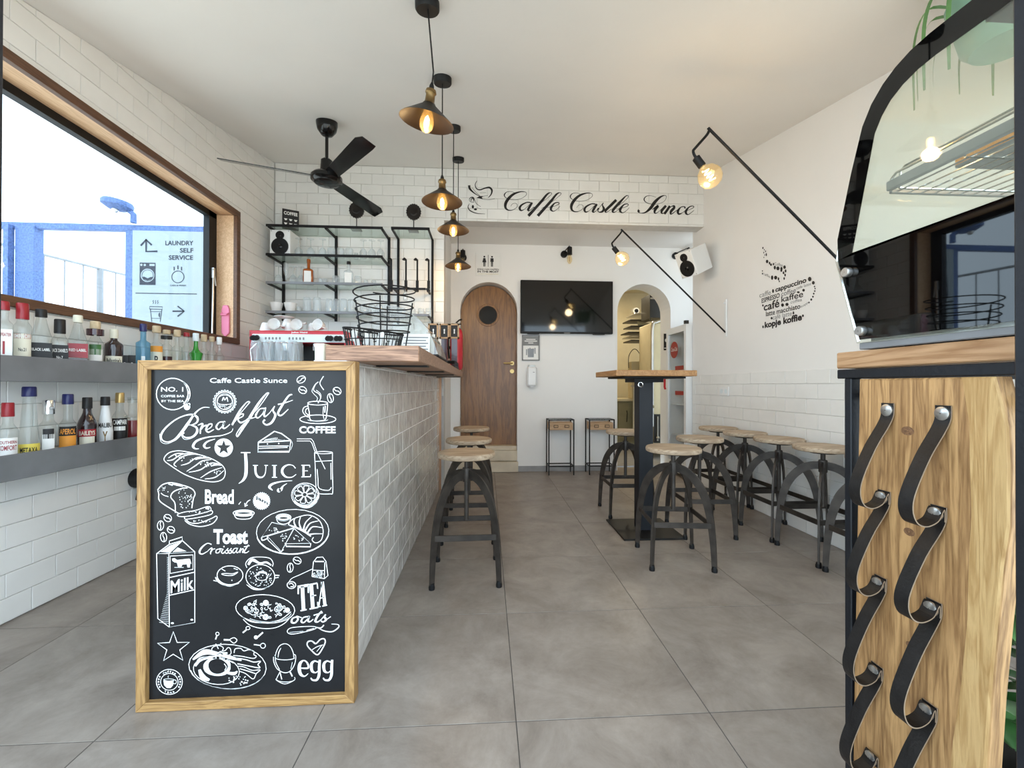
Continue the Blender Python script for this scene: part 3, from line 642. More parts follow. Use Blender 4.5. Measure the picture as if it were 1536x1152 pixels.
k.L([(710, 452), (660, 470), (648, 520), (690, 572), (726, 580)], 9).L([(716, 478), (685, 490), (680, 530), (718, 560)], 9).E(820, 606, 208, 50, 9).E(820, 606, 120, 24, 5, 0, 0.2, 2.9)
k.L([(822, 420), (852, 360), (830, 312), (772, 272), (790, 210), (825, 175)], 9).L([(800, 400), (815, 360), (775, 315), (752, 280), (775, 225), (800, 190)], 5).L([(885, 110), (845, 180), (855, 220), (888, 268)], 9)
k.L([(840, 400), (858, 345), (845, 305), (800, 270)], 5); k.T('COFFEE', 605, 1025, 765, 80, 0.03); k.done('coffee_cup_drawing')
k = Chalk(R2); k.L([(135, 870), (320, 745), (400, 770), (510, 850), (492, 975), (130, 982), (135, 870)], 13, sm=False).L([(140, 872), (505, 852)], 14, sm=False).L([(135, 918), (485, 912)], 9, sm=False).L([(140, 942), (470, 930)], 9, sm=False).L([(125, 985), (490, 985)], 9, sm=False)
for i in range(14): k.L([(200+i*18, 855-i*1), (225+i*16, 855-(40 if i < 9 else 25)-abs(7-i)*-3)], 6, sm=False)
k.D(370, 885, 8).D(240, 890, 7).L([(520, 860), (528, 900), (505, 960)], 4); k.done('cake_slice_drawing')
k = Chalk(R2); k.L([(578, 832), (745, 832), (768, 862), (812, 990), (905, 1180)], 7, sm=False).L([(578, 856), (730, 856), (752, 880), (790, 985)], 7, sm=False).E(885, 990, 103, 13, 8).L([(782, 995), (792, 1200), (802, 1420), (835, 1462), (960, 1465), (992, 1440), (988, 1200), (988, 992)], 8).L([(790, 1092), (985, 1082)], 7, sm=False).L([(812, 1180), (822, 1300), (835, 1400), (940, 1425), (975, 1390)], 8).L([(970, 1110), (972, 1300)], 8); k.done('juice_glass_drawing')
k = Chalk(R3); k.L([(1138, 72), (1146, 200), (1142, 320), (1112, 385), (1060, 425)], [34, 38, 38, 26, 4]).L([(1085, 68), (1195, 68)], 12, sm=False)
k.g.v += []; k.done('lettering')
k = Chalk(R4)
k.L([(72, 62), (130, 62)], 8, sm=False).L([(205, 62), (245, 62)], 8, sm=False).L([(100, 65), (105, 150), (135, 195), (185, 195), (215, 150), (222, 65)], [24, 24, 22, 14, 9, 9])
k.L([(320, 62), (320, 198)], 26, sm=False).L([(292, 62), (348, 62)], 8, sm=False).L([(292, 200), (350, 200)], 8, sm=False)
k.L([(562, 95), (530, 62), (470, 58), (418, 95), (412, 150), (455, 195), (520, 198), (570, 165)], [12, 8, 14, 26, 28, 18, 10, 6])
k.L([(655, 60), (655, 196)], 24, sm=False).L([(630, 60), (725, 60)], 9, sm=False).L([(640, 125), (705, 125)], 8, sm=False).L([(630, 195), (735, 192)], 11, sm=False).L([(725, 58), (728, 85)], 8, sm=False).L([(735, 195), (738, 165)], 8, sm=False); k.done('lettering')
k = Chalk(R4); k.L([(525, 238), (400, 248), (300, 275), (262, 312), (300, 350)], [4, 12, 24, 30, 5]).L([(465, 270), (420, 300), (395, 340), (368, 352)], [4, 14, 36, 40]); k.D(372, 350, 24); k.done('flourish_drawing')
k = Chalk(R4); pts = []
for i in range(56): a = i*2*math.pi/56; r = 104 if i % 2 else 90; pts.append((172+r*math.cos(a), 472+r*math.sin(a)))
k.F(pts); k.done('jam_badge_drawing')
kk = Chalk(CONV(370, 690, .1302, BZ-0.0006)); kk.T('jam', 102, 245, 440, 42, 0.03, dy=78); obj('lettering', kk.g, 'board', cb)
k = Chalk(R4); k.E(675, 405, 158, 140, 8).E(665, 400, 132, 118, 5)
for i in range(8):
    a = i*math.pi/4+.2; p = lambda r, d: (668+r*1.08*math.cos(a+d), 398+r*.95*math.sin(a+d)); k.L([p(22, 0), p(75, -.32), p(105, -.22), p(108, .22), p(75, .32)], 7, True)
k.L([(545, 470), (620, 530), (720, 535), (800, 470), (828, 380)], [4, 26, 34, 36, 6]); k.done('orange_slice_drawing')
k = Chalk(R3); k.L([(200, 150), (250, 75), (350, 48), (470, 60), (600, 90), (750, 140), (870, 215), (905, 290), (880, 370), (780, 405), (620, 385), (440, 320), (280, 220)], 10, True)
for pts in ([(235, 160), (300, 150), (400, 90), (520, 75)], [(345, 232), (318, 195), (420, 112), (540, 85), (630, 100)], [(395, 215), (480, 190), (570, 130), (680, 120), (750, 145)], [(460, 285), (560, 220), (640, 165), (745, 148)], [(485, 295), (620, 265), (740, 190), (865, 205)], [(620, 360), (740, 285), (870, 240)], [(670, 372), (790, 352), (890, 275)], [(250, 130), (330, 85), (420, 75)]):
    k.L(pts, [6]+[13]*(len(pts)-2)+[6])
k.L([(560, 150), (640, 125), (720, 135)], 26, taper=.2).L([(740, 225), (800, 205), (860, 215)], 26, taper=.2)
k.dots(340, 110, 60, 20, 8, 6, 1).dots(450, 150, 80, 40, 8, 6, 2).dots(680, 200, 70, 30, 14, 6, 3).dots(800, 295, 60, 30, 12, 6, 4); k.done('crusty_loaf_drawing')
k = Chalk(R3); k.L([(125, 500), (180, 440), (280, 415), (420, 445), (520, 485), (558, 540), (538, 600), (520, 708)], 12).L([(330, 762), (325, 650), (278, 580), (310, 520), (400, 482), (470, 475)], 12).L([(130, 505), (140, 545), (155, 630), (320, 740), (372, 770)], 12)
k.L([(290, 430), (350, 440), (420, 460)], 22, taper=.2).L([(250, 428), (300, 445)], 14, sm=False).L([(165, 535), (200, 560), (250, 575)], 9); k.dots(430, 600, 95, 110, 34, 6, 5).dots(200, 500, 60, 40, 10, 5, 6)
k.L([(362, 778), (440, 752), (560, 735), (700, 690), (738, 708), (722, 742), (560, 785), (440, 805), (365, 800)], 9, True).L([(440, 805), (450, 835), (600, 815), (740, 780), (758, 742), (730, 740)], 9).L([(450, 835), (500, 875), (600, 880), (740, 830), (800, 800), (808, 830), (750, 890), (620, 920), (500, 895), (440, 850)], 10).L([(680, 705), (720, 715)], 26, sm=False)
k.dots(590, 750, 120, 14, 12, 6, 7).dots(640, 855, 120, 18, 12, 6, 8); k.done('sliced_bread_drawing')
k = Chalk(R3); k.T('Bread', 672, 1003, 652, 165, 0.03); k.done('lettering'); k = Chalk(R3); k.T('Toast', 768, 1165, 1112, 165, 0.04); k.done('lettering')
k = Chalk(R3); k.bean(243, 822, 46, 40, .6).bean(160, 908, 36, 54, .1).bean(280, 958, 44, 38, .5).bean(195, 1042, 36, 54, -.1); k.done('coffee_beans_drawing')
k = Chalk(R3); k.E(1118, 765, 122, 36, 9).E(1118, 765, 92, 20, 20).L([(1010, 790), (1050, 830), (1180, 830), (1225, 790)], 9).L([(1195, 612), (1160, 635), (1135, 685)], [5, 12, 8]).L([(1130, 650), (1132, 690), (1165, 672)], 9, sm=False).L([(1060, 665), (1085, 635)], 8, sm=False); k.done('jam_dish_drawing')
k = Chalk(R4); k.E(530, 825, 418, 256, 7, -.04).E(530, 840, 418, 248, 6, -.04, .1, 3.0)
k.L([(290, 718), (172, 890), (545, 780)], 8, True, sm=False).L([(172, 890), (180, 925), (235, 905), (238, 880)], 12).L([(240, 878), (400, 1055), (540, 790)], 8, True, sm=False).L([(240, 890), (248, 925), (395, 1065), (425, 1030)], 8, sm=False).L([(548, 790), (735, 960), (450, 965)], 8, True, sm=False).L([(450, 965), (455, 995), (735, 1000), (738, 960)], 14, sm=False)
k.E(425, 660, 86, 38, 8).E(425, 668, 66, 24, 26).L([(342, 670), (365, 720), (430, 740), (490, 715), (508, 670)], 8)
k.L([(480, 740), (520, 690), (600, 655), (720, 635), (830, 690), (880, 800), (862, 915), (800, 955), (755, 925), (770, 890)], 9)
for a, b, c_ in (((560, 665), (545, 710), (570, 780)), ((625, 645), (605, 720), (625, 790)), ((760, 640), (680, 720), (655, 800)), ((835, 700), (730, 730), (670, 820)), ((870, 780), (760, 770), (700, 840)), ((872, 850), (780, 850), (720, 860))): k.L([a, b, c_], [6, 12, 20])
k.L([(480, 745), (560, 775), (660, 820), (740, 880)], [8, 18, 26, 12]); k.dots(330, 810, 70, 40, 16, 6, 9).dots(430, 900, 60, 70, 16, 6, 10).dots(590, 900, 60, 50, 14, 6, 11); k.done('toast_plate_drawing')
k = Chalk(R5); k.L([(240, 290), (520, 272), (520, 1035), (245, 1085)], 9, True, sm=False).L([(240, 290), (108, 292), (120, 992), (245, 1085)], 9, sm=False).L([(108, 292), (245, 190), (385, 150), (520, 272)], 10, sm=False).L([(240, 290), (385, 150), (385, 110), (245, 155), (245, 190)], 9, sm=False)
k.F([(150, 272), (250, 205), (360, 165), (240, 278)]).F([(280, 275), (335, 225), (430, 265)]).L([(255, 317), (500, 305), (500, 460), (255, 505)], 9, True, sm=False).L([(243, 550), (515, 492)], 10, sm=False).L([(243, 742), (512, 682)], 10, sm=False)
k.F([(275, 345), (300, 340), (330, 360), (460, 345), (472, 380), (466, 440), (440, 440), (435, 405), (385, 410), (372, 440), (340, 440), (328, 390), (300, 385), (278, 370)]).L([(465, 350), (480, 400)], 6, sm=False).L([(300, 440), (400, 440)], 5, sm=False)
k.T('Milk', 258, 505, 718, 140, 0.015, dy=-52)
for i in range(38): y = 330+i*19; k.L([(238, y+12), (238-(18+max(0, i-20)*5), y)], 8, sm=False, taper=.4)
k.D(278, 1042, 17, 10).D(488, 1005, 15, 10); k.done('milk_carton_drawing')
k = Chalk(R5); k.L([(700, 192), (655, 180), (595, 225), (570, 275), (598, 296), (655, 268)], [12, 8, 18, 20, 12, 6])
x = 655
k.L([(655, 268), (690, 235), (705, 235), (690, 280), (692, 298)], [5, 8, 13, 13, 7]).L([(690, 282), (715, 245), (740, 240)], 9)
k.L([(790, 240), (755, 250), (748, 280), (775, 282), (795, 255), (788, 238), (830, 245)], 10).L([(825, 240), (808, 275), (825, 288), (850, 265)], 11).D(835, 215, 8)
k.L([(850, 265), (880, 232), (870, 250), (885, 272), (865, 288), (848, 280)], [6, 8, 13, 14, 9, 11]).L([(880, 272), (915, 232), (905, 250), (920, 272), (900, 288), (884, 280)], [6, 8, 13, 14, 9, 11])
k.L([(975, 232), (945, 238), (928, 270), (945, 284), (970, 255), (982, 230), (968, 270), (985, 280), (1005, 255)], [9, 8, 13, 9, 7, 13, 13, 9, 6]).L([(1005, 255), (1018, 232), (1005, 282)], [6, 12, 12]).L([(1008, 270), (1035, 238), (1045, 250), (1035, 278), (1055, 272)], [7, 10, 12, 12, 6])
k.L([(1100, 195), (1070, 240), (1052, 275), (1075, 282), (1105, 262)], [10, 13, 13, 9, 5]).L([(1050, 218), (1112, 205)], 9, sm=False); k.done('lettering')
k = Chalk(R5); k.E(900, 525, 140, 102, 9).E(890, 530, 150, 110, 5, 0, 1.0, 3.0).L([(810, 510), (850, 525), (930, 525), (985, 490), (930, 508), (860, 505)], 8, True).L([(745, 545), (800, 610), (900, 640), (1000, 610)], 14, taper=.3).L([(800, 450), (850, 480)], 7).L([(940, 450), (985, 465)], 7).D(920, 580, 6).L([(720, 580), (760, 590)], 8); k.done('bagel_drawing')
k = Chalk(R6); k.E(408, 365, 175, 148, 9).E(425, 362, 72, 48, 8).L([(365, 350), (400, 312), (470, 318), (485, 345)], 26, taper=.4).L([(245, 255), (232, 200), (290, 138), (400, 125), (520, 140), (562, 195), (555, 240)], 9).L([(262, 220), (310, 160), (400, 200), (480, 190), (540, 225)], [26, 40, 22, 24, 16])
k.L([(240, 460), (330, 515), (450, 510), (560, 450)], 16, taper=.3).L([(580, 345), (640, 350)], 12).L([(580, 380), (630, 372)], 10); k.dots(408, 365, 150, 125, 60, 6, 12); k.done('bagel_drawing')
k = Chalk(R6); k.bean(855, 168, 50, 40, .5).bean(770, 255, 36, 56, .1); k.L([(1035, 360), (1052, 185), (1095, 130), (1165, 125), (1205, 180), (1228, 350), (1185, 388), (1035, 362)], 9, sm=False).L([(1190, 190), (1185, 385)], 9, sm=False).L([(1070, 180), (1180, 180)], 14, sm=False).L([(1040, 285), (1185, 290)], 8, sm=False); k.dots(1110, 335, 66, 42, 90, 6, 13)
k.L([(1035, 272), (900, 335), (790, 385), (755, 430)], 7).E(785, 465, 52, 42, 10).L([(755, 455), (790, 445), (815, 480), (775, 485)], 9); k.done('tea_bag_drawing')
k = Chalk(R6)
for q in (((865, 480), (870, 580), 30), ((985, 465), (990, 560), 26)): pass
k.L([(862, 490), (998, 465)], 34, sm=False).L([(868, 490), (868, 575)], 18, sm=False).L([(990, 470), (990, 560)], 16, sm=False).L([(918, 480), (932, 765)], 44, sm=False).L([(895, 778), (970, 762)], 16, sm=False)
k.L([(1025, 460), (1045, 742)], 44, sm=False).L([(1000, 462), (1100, 442)], 18, sm=False).L([(1025, 600), (1085, 588)], 14, sm=False).L([(1005, 756), (1110, 735)], 18, sm=False).L([(1098, 445), (1104, 510)], 14, sm=False).L([(1104, 670), (1108, 740)], 14, sm=False)
k.L([(1160, 425), (1118, 725)], 13, sm=False).L([(1160, 425), (1192, 712)], 38, sm=False).L([(1135, 625), (1185, 615)], 12, sm=False).L([(1095, 732), (1140, 724)], 13, sm=False).L([(1160, 722), (1218, 708)], 14, sm=False); k.done('lettering')
k = Chalk(R6)
k.L([(850, 850), (800, 870), (788, 915), (830, 922), (865, 880), (850, 845), (910, 862)], [16, 18, 26, 18, 22, 16, 10]).L([(985, 848), (930, 860), (905, 905), (935, 920), (985, 872), (1002, 842), (985, 895), (1010, 910), (1050, 880)], [16, 14, 24, 16, 12, 24, 24, 14, 10]).L([(1155, 782), (1110, 830), (1075, 900), (1105, 912), (1150, 880)], [18, 24, 26, 16, 10]).L([(1055, 832), (1165, 800)], 14, sm=False).L([(1145, 885), (1200, 822), (1185, 850), (1205, 885), (1170, 912), (1145, 900)], [10, 14, 24, 26, 16, 18]).L([(1195, 895), (1262, 848)], 10, sm=False); k.done('lettering')
k = Chalk(R6); k.L([(735, 1030), (780, 985), (950, 968), (1070, 970), (1075, 995), (960, 1030), (790, 1060)], 9, True).L([(1075, 975), (1140, 985), (1180, 950)], 14).L([(1110, 985), (1180, 1020), (1280, 1030), (1355, 980), (1350, 945), (1270, 938)], [8, 12, 14, 14, 10, 6]).L([(760, 1040), (930, 1025)], 16, taper=.3).L([(970, 1015), (1060, 990)], 8); k.done('spoon_drawing')
k = Chalk(R6); k.E(468, 755, 358, 172, 9, .06).E(475, 762, 318, 150, 5, .06, .2, 2.2).L([(200, 880), (280, 950), (420, 990), (580, 985), (700, 930), (775, 850)], 9).L([(190, 850), (300, 910), (450, 920), (640, 890), (780, 790)], 10)
for x, y, r in ((475, 682, 36), (472, 852, 36), (230, 745, 28), (735, 770, 32)): k.D(x, y, r)
for x, y in ((335, 790), (630, 750)): k.E(x, y, 52, 34, 8, -.4); k.dots(x, y, 34, 20, 8, 6, x)
q = random.Random(3)
for _ in range(60):
    a = q.uniform(0, 6.28); d = math.sqrt(q.random()); k.E(468+250*d*math.cos(a), 760+110*d*math.sin(a), q.uniform(10, 22), q.uniform(9, 16), 7, q.uniform(0, 3), 0, q.choice((2.5, 4.0, 6.2832)))
k.done('cereal_bowl_drawing')
k = Chalk(R7); pts = [(323, 142), (370, 272), (518, 270), (402, 362), (440, 488), (322, 415), (205, 492), (245, 362), (132, 282), (278, 272)]; k.L(pts, 12, True, sm=False); k.done('star_drawing')
k = Chalk(R7); k.E(275, 750, 158, 152, 9).E(275, 750, 106, 102, 8).F([(203, 735), (330, 735), (320, 790), (290, 825), (245, 825), (212, 790)]).E(268, 725, 62, 12, 6).E(340, 750, 20, 24, 7).L([(265, 700), (258, 688), (268, 675)], 5)
for i, ch_ in enumerate('Coffee'): a = math.radians(-125+i*14); k.T(ch_, 275+118*math.cos(a)-10, 275+118*math.cos(a)+10, 750+118*math.sin(a)+6, 26, .02)
for i, ch_ in enumerate('Time'): a = math.radians(112-i*15); k.T(ch_, 275+128*math.cos(a)-10, 275+128*math.cos(a)+10, 750+128*math.sin(a)+12, 26, .02)
for i in range(5):
    for sg_ in (-1, 1): a = math.radians(-28+i*14); k.D(275+sg_*132*math.cos(a), 750+132*math.sin(a), 10)
k.done('coffee_time_badge_drawing')
k = Chalk(R7); k.E(980, 565, 470, 270, 9, .06).E(985, 575, 458, 262, 6, .06, .3, 2.9).E(845, 610, 280, 170, 9, .12)
k.F(ell(855, 570, 120, 84, 20)) if False else None
k.L(ell(860, 562, 142, 104, 20, 0, 6.2832, 0), [30, 40, 46, 40, 30, 26, 30, 44, 60, 64, 60, 44, 30, 26, 26, 30, 40, 46, 40, 30], True).L([(590, 560), (650, 480), (780, 455), (950, 470), (1060, 520)], [20, 50, 30, 30, 14]).L([(640, 600), (680, 690), (760, 730)], [30, 70, 30]).L([(980, 640), (1060, 650), (1100, 620)], [30, 44, 14]).L([(940, 530), (965, 570), (945, 610)], 9)
k.L([(560, 480), (700, 390), (850, 410), (1000, 450), (1150, 490)], [20, 70, 50, 50, 14])
k.L([(790, 350), (800, 400), (850, 420), (900, 390), (930, 340), (880, 310), (820, 320)], 9, True).L([(850, 310), (870, 350)], 10).L([(835, 290), (870, 310), (905, 280)], 9).L([(880, 390), (960, 432), (1020, 410), (1015, 350), (985, 335), (950, 370)], 9, True).L([(900, 400), (980, 400)], 18)
k.L([(1060, 400), (1075, 350), (1140, 345), (1180, 375), (1240, 360), (1300, 380), (1300, 420), (1330, 440), (1290, 465), (1150, 440), (1050, 430)], 10).L([(1080, 460), (1200, 480), (1300, 510), (1380, 500), (1350, 540), (1370, 580), (1250, 560), (1100, 530)], 12).L([(1120, 620), (1200, 650), (1290, 715), (1330, 650), (1375, 605), (1280, 610), (1180, 570), (1110, 560)], 10).L([(1130, 590), (1230, 620), (1320, 650)], 12)
k.dots(1100, 730, 150, 60, 26, 9, 14)
k.L([(835, 235), (855, 180)], 16, sm=False).E(858, 168, 20, 20, 8).L([(935, 240), (1000, 242)], 20, sm=False).L([(1010, 235), (1060, 215), (1095, 245), (1060, 280), (1020, 255)], 10, True).L([(1165, 155), (1210, 118)], 18, sm=False).E(1228, 98, 24, 20, 8).L([(1410, 150), (1345, 208)], 20, sm=False).D(1325, 210, 24).L([(1300, 298), (1380, 308)], 14, sm=False).E(1410, 312, 30, 30, 9); k.done('fried_egg_plate_drawing')
k = Chalk(R8); k.L([(205, 490), (215, 430), (260, 345), (335, 315), (400, 350), (440, 430), (450, 500)], 9).L([(240, 500), (250, 430), (280, 370)], 14, taper=.3).E(330, 500, 130, 30, 9, 0, .1, 3.1).L([(180, 490), (185, 560), (230, 650), (320, 700), (400, 680), (460, 590), (475, 480), (445, 455)], 10).L([(195, 475), (205, 470), (210, 560), (260, 660)], 9).L([(430, 560), (410, 650)], 20, taper=.3).L([(265, 690), (225, 770), (220, 800), (330, 850), (455, 800), (460, 760)], 9).L([(265, 690), (290, 790)], 14).L([(400, 690), (430, 750)], 18).E(340, 790, 118, 34, 8, 0, 0, 3.14); k.done('egg_cup_drawing')
k = Chalk(R8); k.L([(540, 640), (640, 636), (628, 570), (582, 538), (535, 575), (522, 650), (542, 722), (592, 748), (640, 712)], [12, 26, 22, 14, 40, 46, 40, 16, 8])
for dx in (0, 165):
    k.L([(735+dx, 540), (692+dx, 570), (682+dx, 620), (695+dx, 680), (738+dx, 700), (768+dx, 680)], [14, 34, 40, 34, 14, 14]).L([(795+dx, 530), (788+dx, 620), (785+dx, 730), (755+dx, 795), (700+dx, 798), (675+dx, 770)], [30, 36, 36, 30, 22, 16]).L([(735+dx, 545), (775+dx, 560)], 18, sm=False)
k.done('lettering')
k = Chalk(R8); h_ = [(740, 315), (690, 280), (640, 290), (628, 335), (680, 400), (765, 462), (835, 370), (868, 290), (850, 250), (800, 260)]; k.L(h_, 16, True).L([(x*1.04-30, y*1.02-12) for x, y in h_[:5]], 5).L([(695, 395), (760, 355), (838, 330)], 9).L([(755, 420), (820, 340)], 7); k.done('heart_drawing')

# ------------------------------------------------------------------ bar stools
def stool_proto():
    t = thing('bar_stool', '', 'stool')
    obj('seat', G().lathe([(0.001, 0.626), (0.145, 0.626), (0.153, 0.630), (0.155, 0.64), (0.154, 0.650), (0.149, 0.655), (0.001, 0.655)], 40, cap=False), 'seat', t, smooth=True)
    obj('seat_plate', G().lathe([(0.07, 0.612), (0.07, 0.626)], 20), 'ironshade', t)
    obj('screw', G().cyl((0, 0, 0.29), (0, 0, 0.615), 0.0125, 14), 'iron', t, smooth=True)
    obj('collar', G().lathe([(0.021, 0.495), (0.023, 0.50), (0.023, 0.565), (0.02, 0.57)], 16), 'iron', t, smooth=True)
    prof = [(0.236, 0.018), (0.231, 0.12), (0.222, 0.22), (0.208, 0.31), (0.186, 0.39), (0.152, 0.455), (0.105, 0.505), (0.055, 0.53), (0.0, 0.538)]
    pp = smooth_path([(a, b, 0) for a, b in prof], 4)
    g = G(); vs = []; n = len(pp)
    for i, p in enumerate(pp):
        a, b = pp[max(0, i-1)], pp[min(n-1, i+1)]; tt = (b-a).normalized(); nn = V((-tt.y, tt.x, 0))
        w = 0.013+0.010*min(1, i/(n*0.55))
        for sgn, yy in ((-1, -0.005), (1, -0.005), (1, 0.005), (-1, 0.005)): q = p+nn*w*sgn; vs.append((q.x, yy, q.y))
    fs = [(0, 1, 2, 3), tuple(4*(n-1)+j for j in (3, 2, 1, 0))]
    for i in range(n-1):
        for j in range(4): fs.append((4*i+j, 4*i+4+j, 4*i+4+(j+1) % 4, 4*i+(j+1) % 4))
    lm = g.add(vs, fs).mesh('leg', 'iron'); fmesh = G().lathe([(0.015, 0.0), (0.016, 0.012), (0.012, 0.03)], 12, (0.236, 0, 0)).mesh('foot', 'black', True)
    rm = G().box((0, 0.156, 0.246), (0.318, 0.007, 0.03), bev=0.001).mesh('foot_rail', 'iron')
    for i in range(4):
        l = put('leg', lm, t, None, (0, 0, math.pi/4+i*math.pi/2)); put('foot', fmesh, l); put('foot_rail', rm, t, None, (0, 0, i*math.pi/2))
    return t
stool = stool_proto(); G_ST = 'round seated iron bar stools'
spots = [(-0.108, 2.265, 0.03, 'wood and iron bar stool nearest the camera beside the tiled counter'), (-0.12, 2.84, 0.0, 'middle bar stool of three along the tiled counter'), (-0.13, 3.60, 0.05, 'farthest bar stool of three along the tiled counter, close to the wooden door'),
         (1.092, 2.388, -0.12, 'wood and iron bar stool in front of the bar table post'), (1.487, 2.84, -0.07, 'bar stool right of the bar table, nearer than the wall row'), (1.115, 3.30, -0.03, 'bar stool behind the bar table near the side tables'),
         (2.015, 3.53, 0, 'farthest bar stool in the row along the right wall'), (2.015, 3.15, 0, 'second farthest bar stool in the row along the right wall'), (2.015, 2.77, 0, 'middle bar stool in the row along the right wall'), (2.015, 2.39, 0, 'fourth bar stool from the back in the right wall row'), (2.015, 2.01, 0, 'nearest wall-row bar stool half hidden behind the food display')]
for i, (x, y, rz, lb) in enumerate(spots):
    if i == 0: stool.location = (x, y, 0); stool.rotation_euler = (0, 0, rz); stool['label'] = lb; stool['group'] = G_ST
    else: dup(stool, (x, y, 0), rz, lb, G_ST)

# bar table
t = thing('bar_table', 'square oak topped bar table on a black pedestal', 'table', (1.105, 2.885, 0))
obj('base_plate', G().box((0, 0, 0.006), (0.415, 0.415, 0.012), bev=0.002), 'ironshade', t); obj('post', G().box((0, 0, 0.53), (0.10, 0.10, 1.04), bev=0.003), 'frameblue', t)
obj('mount_plate', G().box((0, -0.02, 1.068), (0.42, 0.36, 0.012), bev=0.002).box((0, 0, 1.05), (0.2, 0.2, 0.026)), 'black', t); obj('top', G().box((-0.02, -0.03, 1.094), (0.53, 0.50, 0.038), bev=0.003), 'slabside', t)
obj('hook', G().tube([(-0.045+0.016*math.cos(a*.5236), -0.06, 1.022+0.016*math.sin(a*.5236)) for a in range(12)], 0.005, 6, True), 'chrome', t)

# little side tables by the niche wall
for i, (x0, lb) in enumerate(((0.70, 'slim black side table with a wooden drawer, left of the pair under the television'), (1.165, 'slim black side table with a wooden drawer, beside the kitchen arch'))):
    t = thing('side_table', lb, 'side table', (x0+0.145, 4.78, 0), 0, 'slim side tables')
    for sx in (-1, 1):
        for sy in (-1, 1): obj('leg', G().box((sx*0.142, sy*0.092, 0.31), (0.012, 0.012, 0.62)), 'black', t)
        obj('rail', G().box((sx*0.142, 0, 0.10), (0.011, 0.172, 0.011)), 'black', t)
    for sy in (-1, 1): obj('rail', G().box((0, sy*0.092, 0.10), (0.272, 0.011, 0.011)), 'black', t)
    obj('top_frame', G().box((0, -0.092, 0.626), (0.296, 0.012, 0.012)).box((0, 0.092, 0.626), (0.296, 0.012, 0.012)).box((-0.142, 0, 0.626), (0.012, 0.172, 0.012)).box((0.142, 0, 0.626), (0.012, 0.172, 0.012)), 'black', t)
    obj('top', G().box((0, 0, 0.6255), (0.27, 0.17, 0.007)), 'clear', t)
    d = obj('drawer', G().box((0, -0.004, 0.553), (0.264, 0.17, 0.084), bev=0.002), 'drawer', t)
    for sx in (-1, 1): obj('label_holder', G().box((sx*0.062, -0.093, 0.553), (0.052, 0.006, 0.03), bev=0.001), 'bronze', d); obj('card', G().box((sx*0.062, -0.097, 0.553), (0.04, 0.002, 0.018)), 'drawer', d)

# ------------------------------------------------------------------ pendants
def pendant_proto(): 
    t = thing('pendant_lamp', '', 'pendant lamp')
    obj('shade', G().lathe([(0.022, 0.072), (0.030, 0.062), (0.113, 0.0), (0.117, -0.004), (0.113, -0.002), (0.030, 0.058), (0.022, 0.066)], 36, cap=False), 'bronze', t, smooth=True)
    obj('socket', G().lathe([(0.012, 0.128), (0.021, 0.124), (0.024, 0.112), (0.019, 0.105), (0.021, 0.075), (0.027, 0.068)], 20), 'brass', t, smooth=True)
    obj('cord_grip', G().lathe([(0.004, 0.155), (0.010, 0.14), (0.011, 0.126)], 12), 'black', t, smooth=True)
    b = obj('bulb', G().lathe([(0.013, 0.06), (0.016, 0.045), (0.026, 0.018), (0.031, -0.008), (0.027, -0.03), (0.014, -0.044), (0.001, -0.048)], 18, cap=False), 'bulb', t, smooth=True)
    obj('filament', G().lathe([(0.001, 0.022), (0.009, 0.01), (0.011, -0.01), (0.008, -0.028), (0.001, -0.034)], 12, cap=False), 'glow', b, smooth=True)
    return t
pend = pendant_proto()
PD = [(-0.26, 1.812, 2.150, 'nearest brown cone pendant lamp, hanging tilted over the counter'), (-0.26, 2.43, 2.075, 'second pendant lamp from the camera over the counter'), (-0.25, 3.11, 2.165, 'third pendant lamp from the camera over the counter'), (-0.262, 3.80, 2.095, 'farthest and lowest pendant lamp in front of the niche')]
PO = [pend]+[dup(pend, (0, 0, 0), 0, '') for _ in range(3)]
for i, (x, y, z, lb) in enumerate(PD):
    rot = (0.16, 0.17, 0) if i == 0 else (0, 0, 0)
    o = PO[i]; o.location = (x, y, z); o.rotation_euler = rot; o['label'] = lb; o['group'] = 'cone pendant lamps over the counter'
    zc = CEIL(y); R = (MX.Translation(o.location) @ o.rotation_euler.to_matrix().to_4x4()).inverted(); tp = R @ V((x, y, zc))
    obj('cord', G().tube([V((0, 0, 0.15)), V((0, 0, 0.19)).lerp(tp, 0.02), tp], 0.0035, 6), 'black', o)
    obj('canopy', G().lathe([(0.001, -0.034), (0.048, -0.034), (0.052, -0.028), (0.052, 0.006)], 24, T=R @ MX.Translation((x, y, zc)) @ rotT(0.204), cap=False), 'black', o, smooth=True)
    ld = bpy.data.lights.new('pendant_light', 'POINT'); ld.energy = 0.9; ld.color = (1.0, 0.66, 0.32); ld.shadow_soft_size = 0.03
    lo = bpy.data.objects.new('pendant_light', ld); COL.objects.link(lo); lo.location = (x, y, z-0.062)

# ceiling fan
t = thing('ceiling_fan', 'glossy black three blade ceiling fan on a rod', 'ceiling fan', (-1.17, 3.117, 0))
zc = CEIL(3.117)
obj('canopy', G().lathe([(0.02, -0.10), (0.04, -0.095), (0.066, -0.06), (0.074, -0.02), (0.074, 0.012)], 28, (0, 0, zc)), 'blackgloss', t, smooth=True)
obj('rod', G().cyl((0, 0, 2.60), (0, 0, zc-0.09), 0.0115, 14), 'blackgloss', t, smooth=True)
obj('motor', G().lathe([(0.024, 2.665), (0.04, 2.65), (0.045, 2.56), (0.095, 2.545), (0.108, 2.53), (0.108, 2.505), (0.09, 2.495), (0.085, 2.485), (0.05, 2.475), (0.001, 2.473)], 32), 'blackgloss', t, smooth=True)
bm = G(); 
bp_ = [(0.085, -0.045), (0.60, -0.058), (0.655, -0.035), (0.66, 0.055), (0.62, 0.058), (0.085, 0.045)]
